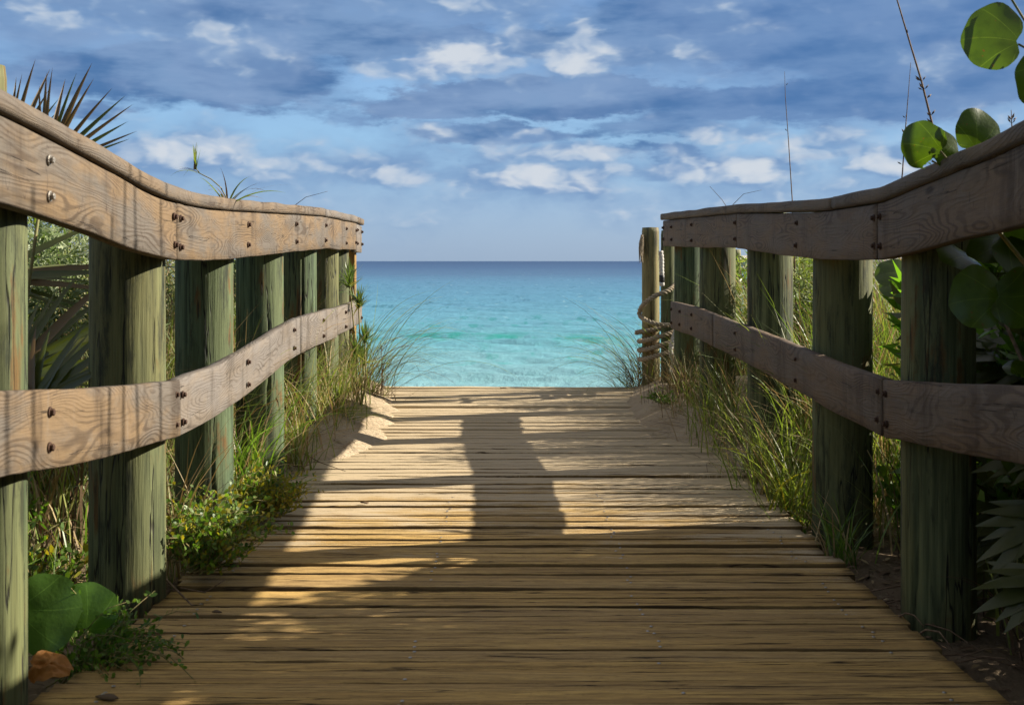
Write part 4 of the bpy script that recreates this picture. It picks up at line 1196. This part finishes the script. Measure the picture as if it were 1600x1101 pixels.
weed(-2.2, 5.2, gz(-2.2, 5.2), (.5, 2.6), 50, .5, .5, .045, .018, ['weed', 'grass_lush'], 'green weed in front of the silvery left shrub', 45, 'leafy_weed')
weed(1.02, 8.0, gz(1.02, 8.0) + .01, (PI, .9), 22, .17, .07, .016, .010, ['weed'], 'small dark green weed on the sand right of the deck end', 41)
weed(1.22, 5.1, gz(1.25, 5.2), (PI - .5, .9), 14, .16, .10, .022, .011, ['weed_yellow', 'weed'], 'little yellow weed at the right deck edge', 42)
weed(1.75, 5.0, gz(1.75, 5.0), (PI, 1.5), 20, .4, .8, .05, .035, ['weed'], 'broad-leaved green weed behind the near right posts', 43, 'leafy_weed')

def rosette_plant(x, y, z, heads, label, seed):
    rs = np.random.RandomState(seed)
    root = empty('rosette_shrub', (x, y, z), label, 'shrub', 'rosette shrubs at the far end of the left railing')
    paths = []
    for (hx, hy, hz, R, yel) in heads:
        paths.append(([(0, 0, 0), (hx * .5 + .02, hy * .5, hz * .4), (hx, hy, hz - R * .3)], .006, .005))
        n = 62
        ph = rs.uniform(0, 2 * PI, n); th = np.abs(rs.normal(.75, .5, n))
        V, Fq = ribbons(rs, np.stack([hx + rs.normal(0, .006, n), hy + rs.normal(0, .006, n), hz - R * .4 + rs.uniform(-.03, .03, n)], 1), ph, th, rs.uniform(-.35, .5, n), R * rs.uniform(.65, 1.1, n), np.full(n, .0125), 5, .3)
        mi = np.repeat(((th > 1.15) & (rs.rand(n) < yel)).astype(int), 5)
        link('leaf_rosette', mesh_np('leaf_rosette', V, Fq, [M['rosette'], M['weed_yellow']], mi), root)
    link('stem', tubes(paths, M['stem']), root)
rosette_plant(-1.03, 8.10, .05, [(-.06, .05, .86, .15, .3), (.01, -.02, .72, .13, 1.0), (-.16, .1, .80, .13, .2)], 'green narrow-leaved rosette shrub rising above the far lower left rail', 51)
rosette_plant(-1.00, 8.05, .02, [(-.03, .0, .42, .15, .9), (.02, .05, .50, .13, .3), (.0, .12, .36, .14, 1.0), (-.08, .05, .30, .12, .6)], 'green and yellow rosette shrub below the end of the lower left rail', 52)

# ------------------------------------------------------------------ sea grape
def grape_leaf_mesh(name, mat, R, seed, holes=(), curl=.18):
    rr = random.Random(seed)
    nr, ns = (26, 130) if holes else (7, 36)
    vs, uv = [(0, 0, 0)], [(0, .45)]
    for i in range(1, nr + 1):
        for k in range(ns):
            an = 2 * PI * k / ns
            base = 1 + .05 * math.sin(2 * an + seed) + .035 * math.sin(3 * an + 2 * seed) + .02 * math.sin(7 * an + seed)
            notch = 1 - .26 * math.exp(-((an - 1.5 * PI) / .28) ** 2)
            r = R * base * (1 - (1 - notch) * (i / nr) ** 2) * i / nr
            X, Y_ = r * math.cos(an) * 1.06, r * math.sin(an) * .95
            q = (r / R)
            z = -curl * R * q * q * (.6 + .4 * math.cos(an * 2 + seed)) + .035 * R * math.sin(an * 5 + seed) * q ** 3 + .05 * R * abs(X / R)
            vs.append((X, Y_, z))
            uv.append((X / (1.9 * R), (Y_ + .8 * R) / (1.9 * R)))
    fs = []
    for k in range(ns):
        fs.append((0, 1 + k, 1 + (k + 1) % ns))
    for i in range(nr - 1):
        for k in range(ns):
            a = 1 + i * ns
            hx, hy = vs[a + k][0], vs[a + k][1]
            if any(math.hypot(hx - q[0], hy - q[1]) < q[2] * (1 + .9 * nz(hx * 6, hy * 6, 4)) for q in holes):
                continue
            fs.append((a + k, a + ns + k, a + ns + (k + 1) % ns, a + (k + 1) % ns))
    return mesh(name, vs, fs, mat, uv)
LEAVES = [grape_leaf_mesh('leaf', M['grape'], 1.0, s_) for s_ in (1.0, 2.7, 4.4)]
TORN = grape_leaf_mesh('leaf', M['grape'], 1.0, 5.5, [(-.12, -.45, .13), (-.55, -.72, .20), (-.80, -.50, .14), (-.30, -.85, .12)])
YOUNG = [grape_leaf_mesh('leaf', M['grape_plain'], 1.0, s_, (), .10) for s_ in (7.0, 3.3)]
DRY = grape_leaf_mesh('dry_leaf', M['dry_leaf'], 1.0, 2.2, (), .55)
for v in DRY.vertices:
    x_, y_ = v.co.x, v.co.y
    v.co.z += .35 * nz(x_ * 2.2, y_ * 2.2, 3) + .22 * nz(x_ * 5, y_ * 5, 9) + .08 * nz(x_ * 11, y_ * 11, 2) - .5 * y_ * y_ * (y_ > 0)
    v.co.x *= .62

def orient(c, normal, tip, scale):
    n_ = Vector(normal).normalized()
    t_ = Vector(tip); t_ = (t_ - n_ * t_.dot(n_)).normalized()
    x_ = t_.cross(n_)
    m_ = Matrix(((x_.x, t_.x, n_.x, c[0]), (x_.y, t_.y, n_.y, c[1]), (x_.z, t_.z, n_.z, c[2]), (0, 0, 0, 1)))
    return m_ @ Matrix.Diagonal((scale, scale, scale, 1))

def place_leaf(root, me, c, normal, tip, R, name='leaf'):
    o = link(name, me)
    o.parent = root
    o.matrix_basis = Matrix.Translation(-root.location) @ orient(c, normal, tip, R)
    return o

# the big shrub outside the right railing; some of its leaves reach over the rail into view
gs = empty('sea_grape_shrub', (1.85, 3.2, -.2), 'sea grape shrub with big round leaves reaching over the near right rail', 'shrub')
rs = random.Random(3)
br = []
nodes = []
for k in range(13):
    a = rs.uniform(0, 2 * PI)
    p = Vector((rs.uniform(-.1, .1), rs.uniform(-.1, .1), 0))
    d = Vector((math.cos(a) * .55, math.sin(a) * .95, rs.uniform(.9, 1.5))).normalized()
    pts = [p.copy()]
    Lb = rs.uniform(.9, 1.55)
    for q in range(6):
        d = (d + Vector((rs.uniform(-.25, .25), rs.uniform(-.25, .25), rs.uniform(-.12, .1)))).normalized()
        p = p + d * Lb / 6
        pts.append(p.copy())
        if q > 0:
            nodes.append((p.copy(), d.copy()))
    br.append((pts, .016, .005))
RL = gs.location
def okleaf(c, R):
    X, Y_, Z = c
    if X - R < 1.40:
        return False
    if Y_ < .8:
        return False
    sx, sy = 800 + F * (X - R) / Y_, 408 - F * (Z + R - 1) / Y_
    return not (sx < 1600 and sy < 250)      # the sprays seen against the sky are set one by one below
pets = []
for (p, d) in nodes:
    for q in range(3):
        a = rs.uniform(0, 2 * PI)
        o_ = Vector((math.cos(a), math.sin(a), rs.uniform(-.2, .6))) * rs.uniform(.07, .16)
        c = RL + p + o_
        R = rs.uniform(.055, .095)
        if not okleaf(c, R):
            continue
        nrm = Vector((rs.uniform(-.6, .6), rs.uniform(-.8, .3), rs.uniform(.2, 1)))
        place_leaf(gs, rs.choice(LEAVES), c, nrm, o_, R)
        pets.append(([tuple(p), tuple(p + o_ * .55)], .003, .002))
link('branch', tubes(br, M['twig'], 'branch', 7), gs)
link('leaf_stalk', tubes(pets, M['stem'], 'leaf_stalk', 4), gs)
# sprays in front of the sky
vis = [  # px, py, Y, R px, normal, tip, mesh
    (1553, 56, 3.05, 51, (-.25, -1, .25), (-1, 0, .35), 0),
    (1625, 128, 3.05, 46, (.3, -1, .1), (-.8, 0, -.6), 1),
    (1572, -28, 3.1, 34, (.1, -.8, .6), (-.3, 0, 1), 2),
    (1443, 226, 3.30, 36, (-.35, -1, -.1), (-.9, 0, .35), 'torn'),
    (1466, 226, 3.36, 34, (.25, -1, .25), (.4, 0, 1), 1),
    (1529, 204, 3.30, 37, (.1, -1, .2), (.2, 0, 1), 2),
]
sp = []
for (px, py, Y_, rp_, nr, tp, mm) in vis:
    c = P(px, py, Y_)
    R = rp_ / F * Y_
    place_leaf(gs, TORN if mm == 'torn' else LEAVES[mm], c, nr, tp, R)
    tpv = Vector(tp).normalized()
    sp.append((c, c - tpv * R * .8))
lp = lambda v: tuple(Vector(v) - RL)
node1, node2 = P(1640, 95, 3.12), P(1500, 275, 3.36)
sb = [([(.2, .1, .8), lp(P(1700, 240, 3.15)), lp(node1)], .008, .005), ([(-.2, .15, .9), lp(P(1535, 330, 3.38)), lp(node2)], .007, .004), ([lp(node1), lp(P(1610, -10, 3.12))], .005, .004)]
for (k, (c, b)) in enumerate(sp):
    sb.append(([lp(node1 if k < 3 else node2), lp((node1 if k < 3 else node2).lerp(b, .5)), lp(b)], .0038, .0028))
link('branch', tubes(sb, M['stem'], 'branch', 6), gs)
# big dark shaded leaves in the gap under the upper right rail
for (px, py, Y_, rp_, nr, tp, mm) in [(1527, 464, 3.42, 46, (-.1, -1, .2), (-1, 0, .1), 0), (1592, 466, 3.38, 45, (.1, -1, .1), (1, 0, -.1), 1), (1550, 386, 3.55, 38, (-.2, -.8, .9), (-1, 0, -.3), 2), (1500, 400, 3.62, 40, (.3, -.6, 1), (-1, -.2, -.4), 1), (1600, 395, 3.5, 50, (.1, -.8, .6), (.3, 0, -1), 2)]:
    c = P(px, py, Y_)
    place_leaf(gs, LEAVES[mm], c, nr, tp, rp_ / F * Y_)
for (px, py, Y_, rp_) in [(1565, 740, 4.3, 42), (1600, 705, 4.1, 36), (1395, 425, 5.4, 30), (1398, 445, 5.6, 26)]:
    c = P(px, py, Y_)
    place_leaf(gs, LEAVES[1], c, (-.2, -.7, .9), (-1, .2, .2), rp_ / F * Y_)

# seedling and fallen leaf on the near left
sg = empty('sea_grape_seedling', tuple(P(100, 1020, 3.15)), 'two big round green leaves beside the nearest left post', 'plant')
place_leaf(sg, YOUNG[0], P(72, 957, 3.05), (.15, -1, .35), (1, 0, -.15), 57 / F * 3.05)
place_leaf(sg, YOUNG[1], P(140, 950, 3.26), (.35, -1, .15), (.2, 0, 1), 42 / F * 3.26)
lp2 = lambda v: tuple(Vector(v) - sg.location)
link('leaf_stalk', tubes([([(0, 0, -.05), lp2(P(60, 1005, 3.12)), lp2(P(30, 965, 3.06))], .004, .003), ([(0, 0, -.05), lp2(P(138, 985, 3.28))], .004, .003)], M['stem'], 'leaf_stalk'), sg)
dl = link('dry_leaf', DRY)
dl.matrix_basis = orient(P(76, 1036, 2.98), (.2, -.9, .8), (1, 0, .2), 36 / F * 2.98)
tag(dl, 'curled dry orange leaf lying below the round green leaves at the near left', 'leaf')

# ------------------------------------------------------------------ palmetto
def leaflet_mesh(mat, L=1.0, W_=.080):
    vs, fs = [], []
    n = 8
    for i in range(n + 1):
        t = i / n
        w_ = W_ * (0.55 + .45 * min(1, t * 4)) * (1 - t ** 2.2) + .0015
        z = -.10 * t ** 2.4
        vs += [(-w_ / 2, L * t, z + w_ * .22), (0, L * t, z - w_ * .10), (w_ / 2, L * t, z + w_ * .22)]
    for i in range(n):
        a = i * 3
        fs += [(a, a + 1, a + 4, a + 3), (a + 1, a + 2, a + 5, a + 4)]
    return mesh('leaflet', vs, fs, mat, [(v[0], v[1]) for v in vs])
LFL, LFD = leaflet_mesh(M['palm']), leaflet_mesh(M['palm_dry'])
def palmetto(root_loc, fronds, label, seed, group='saw palmettos beside the boardwalk', wd=.62):
    rr = random.Random(seed)
    root = empty('saw_palmetto', root_loc, label, 'plant', group)
    for (hub, up, nrm, L, n, span, dry) in fronds:
        hub, up, nrm = Vector(hub), Vector(up).normalized(), Vector(nrm).normalized()
        nrm = (nrm - up * nrm.dot(up)).normalized()
        h0 = hub - root.location
        mid = h0 * .5 + Vector((0, 0, .06))
        fr = link('frond', tubes([([(rr.uniform(-.05, .05), rr.uniform(-.05, .05), 0), tuple(mid), tuple(h0)], .009, .005)], M['stem'], 'petiole', 6), root)
        for k in range(n):
            a = (k / (n - 1) - .5) * span + rr.uniform(-.035, .035)
            tip = up * math.cos(a) + up.cross(nrm) * math.sin(a) + nrm * rr.uniform(-.16, .16)
            o = link('leaflet', LFD if (dry and rr.random() < dry) else LFL)
            o.parent = fr
            m_ = orient(h0, nrm + Vector((rr.uniform(-.2, .2),) * 3), tip, L * rr.uniform(.82, 1.05) * (1 - .22 * abs(a) / (span / 2)))
            o.matrix_basis = m_ @ Matrix.Diagonal((rr.uniform(.85, 1.15) * wd / L, 1, 1, 1))
    return root
palmetto((-1.75, 4.1, -.05), [
    (P(70, 268, 4.0), (.60, 0, 1), (.2, -1, .3), .40, 13, 1.35, .55),
    (P(12, 262, 4.2), (.28, 0, 1), (.2, -1, .3), .40, 9, .8, .7),
], 'palmetto whose brown-tipped fans stand up against the sky above the near left rail', 61, wd=.27)
palmetto((-1.9, 4.0, -.1), [
    (P(18, 590, 4.3), (.85, .2, .65), (.1, -.8, .6), .52, 16, 1.9, .12),
    (P(50, 640, 3.9), (.5, .2, .7), (-.2, -.8, .5), .34, 16, 2.5, .15),
    (P(-30, 440, 4.6), (1, .3, .10), (.0, -.8, .8), .60, 9, 1.0, .6),
], 'big dark palmetto filling the gap between the two nearest left posts', 62, wd=.55)
palmetto((1.9, 3.6, -.15), [
    (P(1632, 890, 4.15), (-.9, -.1, -.25), (-.2, -.7, .8), .50, 14, 1.7, 0),
    (P(1640, 800, 4.2), (-1, .1, -.2), (.1, -.8, .7), .58, 14, 1.7, 0),
    (P(1655, 800, 3.45), (-1, .05, -.55), (-.1, -.8, .8), .27, 9, 1.5, 0),
    (P(1650, 905, 3.35), (-1, .05, -.35), (-.1, -.7, .9), .25, 9, 1.5, 0),
    (P(1660, 700, 3.5), (-1, .05, -.3), (-.1, -.8, .8), .27, 8, 1.3, 0),
    (P(1640, 560, 4.0), (-1, .3, .05), (.0, -.7, .8), .50, 20, 2.2, .1),
    (P(1700, 660, 3.9), (-1, .1, .2), (.0, -.8, .8), .55, 18, 1.8, .05),
    ((2.1, 4.5, .75), (-.3, -.2, 1), (-.5, -1, .2), .60, 22, 3.0, 0),
    ((1.9, 4.25, .55), (-.6, .2, .7), (-.6, -.8, .4), .55, 22, 2.8, 0),
], 'dark shaded palmetto beyond the nearest thick right post', 63, wd=.85)
palmetto((2.35, 3.3, .0), [
    ((2.2, 3.1, .95), (-.3, -.3, 1), (-.8, -.4, .3), .60, 22, 3.4, 0),
    ((2.3, 3.9, .85), (-.3, .4, 1), (-.8, -.2, .3), .62, 22, 3.4, 0),
    ((2.1, 2.4, .85), (-.4, -.5, 1), (-.7, -.5, .3), .60, 22, 3.4, 0),
    ((2.5, 4.7, .9), (0, .3, 1), (-.8, -.3, .3), .60, 22, 3.2, 0),
], 'tall palmetto standing deeper beyond the near right rail', 64)

# ------------------------------------------------------------------ thickets close round the camera's end of the walkway, the unseen ones added to block light
def thicket(x0, x1, y0, y1, h, n, L, W_, mats, label, seed, hfun=None):
    rs = np.random.RandomState(seed)
    root = empty('coastal_thicket', ((x0 + x1) / 2, (y0 + y1) / 2, 0), label, 'shrub', 'thickets beside the walkway')
    cx_, cy_ = (x0 + x1) / 2, (y0 + y1) / 2
    def fn(n):
        p = np.stack([rs.uniform(x0, x1, n), rs.uniform(y0, y1, n), np.zeros(n)], 1)
        top = h * (.78 + .5 * vnoise(p[:, 0] * 1.7, p[:, 1] * 1.7, seed) + .25 * vnoise(p[:, 0] * 4.1, p[:, 1] * 4.1, seed + 1))
        if hfun is not None:
            top = top * hfun(p[:, 0], p[:, 1])
        p[:, 2] = top * rs.uniform(0, 1, n) ** .55
        return p - np.array([cx_, cy_, 0])
    V, Fq = leaf_cloud(rs, n, fn, L, W_)
    link('foliage', mesh_np('foliage', V, Fq, [M[q] for q in mats], rs.choice(len(mats), n)), root)
    ps = []
    for k in range(26):
        a, b = rs.uniform(x0, x1) - cx_, rs.uniform(y0, y1) - cy_
        hs = h * (.85 if hfun is None else .75 * float(hfun(np.array([a + cx_]), np.array([b + cy_]))[0]))
        ps.append(([(a * .9, b * .9, -.3), (a + rs.uniform(-.1, .1), b + rs.uniform(-.1, .1), hs * .5), (a + rs.uniform(-.1, .1), b + rs.uniform(-.1, .1), hs * .95)], .014, .004))
    link('stem', tubes(ps, M['twig']), root)
thicket(1.60, 3.2, 2.4, 5.05, 2.0, 20000, .125, .045, ['grape_plain', 'weed', 'palm'], 'dense leafy thicket beyond the near right rail that shades the boardwalk', 81,
        lambda x, y: np.where(x / y < .45, .60, .60 + .40 * sstep(.45, .53, x / y)) * (1 - .13 * sstep(4.1, 4.7, y)))
thicket(1.75, 4.0, -4.0, 2.5, 2.4, 9000, .16, .06, ['grape_plain', 'weed', 'palm'], 'unseen tall thicket right of the camera end, added to block sun and sky light', 82)  # out of view, added to keep sun and sky off the near deck
thicket(-4.0, -1.6, -4.5, 1.4, 1.9, 7000, .16, .05, ['grape_plain', 'weed', 'palm'], 'unseen tall thicket left of the camera end, added to block sky light', 83)  # out of view, added to darken the camera-facing sides of the posts

# ------------------------------------------------------------------ seed stalks and stray stems against the sky
def stalk(pts, r0, r1, seeds, label, mat='twig', seedsz=.011, group='seed stalks standing above the right railing', name='seed_stalk'):
    b = Vector(pts[0])
    root = empty(name, tuple(b), label, 'grass', group)
    ps = [Vector(p) - b for p in pts]
    # subdivide
    sm = []
    for i in range(len(ps) - 1):
        for k in range(5):
            sm.append(ps[i].lerp(ps[i + 1], k / 5))
    sm.append(ps[-1])
    link('stem', tubes([([tuple(q) for q in sm], r0, r1)], M[mat], 'stem', 5), root)
    vs, fs = [], []
    rr = random.Random(len(seeds) + int(b.x * 100))
    for f in seeds:
        q = ps[0].lerp(ps[-1], f) if len(ps) == 2 else sm[min(len(sm) - 1, int(f * (len(sm) - 1)))]
        a = rr.uniform(0, 2 * PI)
        d = Vector((math.cos(a) * .6, math.sin(a) * .4, rr.uniform(.3, 1))).normalized()
        s_ = d.orthogonal().normalized()
        t_ = d.cross(s_)
        o_ = q + d * .004
        L = seedsz * rr.uniform(.8, 1.6)
        k0 = len(vs)
        vs += [o_, o_ + d * L * .5 + s_ * L * .16, o_ + d * L * .5 + t_ * L * .16, o_ + d * L * .5 - s_ * L * .16, o_ + d * L * .5 - t_ * L * .16, o_ + d * L]
        for j in range(4):
            fs += [(k0, k0 + 1 + j, k0 + 1 + (j + 1) % 4), (k0 + 5, k0 + 1 + (j + 1) % 4, k0 + 1 + j)]
    if vs:
        tag(link('seed', mesh('seed', vs, fs, M['dead']), root), kind='stuff')
    return root
stalk([P(1242, 420, 5.6), P(1238, 315, 5.6), P(1232, 220, 5.6), P(1227, 150, 5.6), P(1226, 112, 5.6)], .0032, .0008, [.55, .85], 'single thin bare stalk rising above the middle of the right rail')
stalk([P(1478, 330, 3.8), P(1457, 196, 3.8), P(1440, 128, 3.8), P(1418, 55, 3.8), P(1398, -12, 3.8)], .0042, .0022, [.28, .31, .34, .40, .43, .45, .46, .48, .49, .50, .52, .53, .78], 'tall leaning stalk with dark seeds beside the torn round leaf', seedsz=.016)
stalk([P(1404, 330, 4.2), P(1410, 270, 4.2), P(1414, 210, 4.2), P(1419, 150, 4.2), P(1423, 98, 4.2)], .003, .0008, [.33, .38, .42, .46, .5, .55, .6, .63], 'thin upright seed stalk left of the leaning one', seedsz=.014)
stalk([P(1583, 260, 3.6), P(1581, 200, 3.6), P(1580, 172, 3.6)], .003, .001, [.6, .64, .68, .7, .72, .74, .76], 'short seed head poking above the near right rail', seedsz=.014)
stalk([P(1140, 330, 7.0), P(1128, 312, 7.0), P(1109, 291, 7.0)], .002, .001, [], 'short bent stem above the far third of the right rail')
stalk([P(1145, 320, 7.0), P(1162, 303, 7.0), P(1190, 297, 7.0)], .002, .0008, [], 'thin arched stem above the far third of the right rail')
GLS = 'stems rising above the left railing'
stalk([P(352, 330, 4.75), P(353, 308, 4.7), P(345, 293, 4.7), P(330, 280, 4.7), P(312, 271, 4.7), P(305, 262, 4.7)], .0030, .0016, [], 'bent green sprig with a bud above the left rail', 'stem', group=GLS, name='sprig')
tf = tuft('sprig_leaves', -1.115, 4.72, 14, .26, 'long thin leaves of a sprig arching above the left rail', ('grass', 'dead'), .2, .012, (0.2, 1.1), (0.3, 1.3), .008, None, 9, 8, GLS)
tf.location = P(356, 322, 4.72)
tf = tuft('sprig_leaves', -1.2, 4.71, 12, .10, 'small leaf bud at the tip of the bent sprig above the left rail', ('grass', 'dead'), .1, .003, (0.0, .35), (0.0, .4), .009, None, 9, 6, GLS)
tf.location = P(305, 265, 4.7)
tf = tuft('sprig_leaves', -1.21, 4.70, 6, .13, 'drooping thin leaves hanging from the bent sprig above the left rail', ('grass', 'dead'), .5, .004, (0.8, 1.3), (1.0, 1.6), .004, PI, .6, 8, GLS)
tf.location = P(312, 271, 4.7)
stalk([P(455, 325, 6.2), P(478, 308, 6.2), P(512, 299, 6.2)], .0020, .0008, [], 'fine arched stem above the far part of the left rail', group=GLS)
pc = link('wooden_pile', post_mesh(-1.405, 3.2, .070, -.5, 1.515, 311, M['post'], 64, 3))
tag(pc, 'green pile top showing above the cap at the far left edge', 'post')

for k, (x, y, h_) in enumerate([(2.02, 4.05, 2.9), (2.10, 4.22, 3.1), (2.0, 3.45, 2.8), (2.22, 4.42, 3.2), (2.12, 3.62, 3.0), (2.3, 4.62, 3.1), (2.16, 3.0, 2.9)]):
    z_ = gz(x, y)
    stalk([(x, y, z_), (x + .03, y - .02, z_ + h_ * .5), (x + .05 * math.sin(k), y + .06 * math.cos(k), z_ + h_)], .013, .007, [.8, .84, .88, .9, .92, .94, .97], 'tall dry cane in the thicket right of the walkway, ' + ['nearest the thick right post', 'leaning behind the nearest one', 'second from the camera', 'farthest but one from the camera', 'third from the camera', 'farthest from the camera', 'closest to the camera'][k], 'twig', .03, 'tall canes in the right thicket', 'dry_cane')

# ------------------------------------------------------------------ twigs and chips
def twig(pts, r, label, group):
    b = Vector(pts[0])
    root = link('twig', tubes([([tuple(Vector(q) - b) for q in pts], r, r * .5)], M['twig'], 'twig', 5), loc=tuple(b))
    return tag(root, label, 'twig', group)
rr = random.Random(9)
GT = 'dry twigs on the ground between the two nearest right posts'
for k in range(16):
    x, y = 1.16 + abs(rr.gauss(0, .10)), rr.uniform(3.5, 4.35)
    a = rr.gauss(-.75, .7)
    L = rr.uniform(.10, .30)
    z = max(gz(max(x, 1.2), y), float(ZD(y)) - .03 if x < 1.19 else -9) + rr.uniform(.012, .05)
    pts = [(x + math.cos(a) * L * t + rr.uniform(-.008, .008), y + math.sin(a) * L * t, z + .03 * math.sin(t * 3) + rr.uniform(-.004, .006)) for t in (0, .3, .6, 1)]
    twig(pts, rr.uniform(.0018, .004), ('short' if L < .17 else 'mid-length' if L < .23 else 'long') + ' dry twig on the ground ' + ('close to the nearest right post' if y < 3.85 else 'close to the second right post'), GT)
twig([P(282, 918, 3.95), P(320, 925, 3.85), P(352, 905, 3.85)], .003, 'thin forked twig lying on the deck by the near left post', 'twigs on the left deck edge')
twig([P(260, 905, 3.9), P(300, 945, 3.75), P(318, 944, 3.74)], .004, 'dark crooked twig at the deck edge by the near left post', 'twigs on the left deck edge')
twig([P(418, 708, 6.2), P(460, 728, 6.1), P(478, 728, 6.1), P(500, 716, 6.3)], .003, 'dark curved twig lying on the left sand bank', 'twigs on the left deck edge')
twig([P(470, 706, 6.4), P(500, 722, 6.15), P(540, 736, 5.95)], .0028, 'long fine twig reaching from the left sand bank onto the planks', 'twigs on the left deck edge')
def chip(px, py, s_, label, cat='leaf', mat='dead'):
    Yc = 3.0
    for _ in range(30):
        Yc = (CAMZ - float(ZD(Yc))) * F / (py - 408)
    c = P(px, py, Yc); c.z = float(ZD(Yc)) + .006
    r3 = random.Random(int(px))
    n = 7
    top = [(s_ * r3.uniform(.45, 1.2) * math.cos(2 * PI * k / n), s_ * .45 * r3.uniform(.7, 1.1) * math.sin(2 * PI * k / n), r3.uniform(0, .008)) for k in range(n)]
    vs = [(x, y, z - .003) for x, y, z in top] + top
    fs = [tuple(reversed(range(n))), tuple(range(n, 2 * n))] + [(k, (k + 1) % n, n + (k + 1) % n, n + k) for k in range(n)]
    tag(link('bark_chip', mesh('bark_chip', vs, fs, M[mat]), loc=tuple(c), rot=(0, 0, r3.uniform(-.3, .3))), label, 'bark chip', 'bits of debris on the deck')
chip(168, 1093, .030, 'dark chip added in place of a broken hole in the nearest left plank')  # added chip stands in for a dark hole in the plank
chip(570, 788, .022, 'brown chip on the sunlit left half of the deck')
chip(788, 608, .035, 'tiny dark clump on the far edge of the deck')
chip(1190, 793, .02, 'small chip near the right deck edge')
chip(340, 960, .018, 'dark crumb near the weed on the left deck edge')
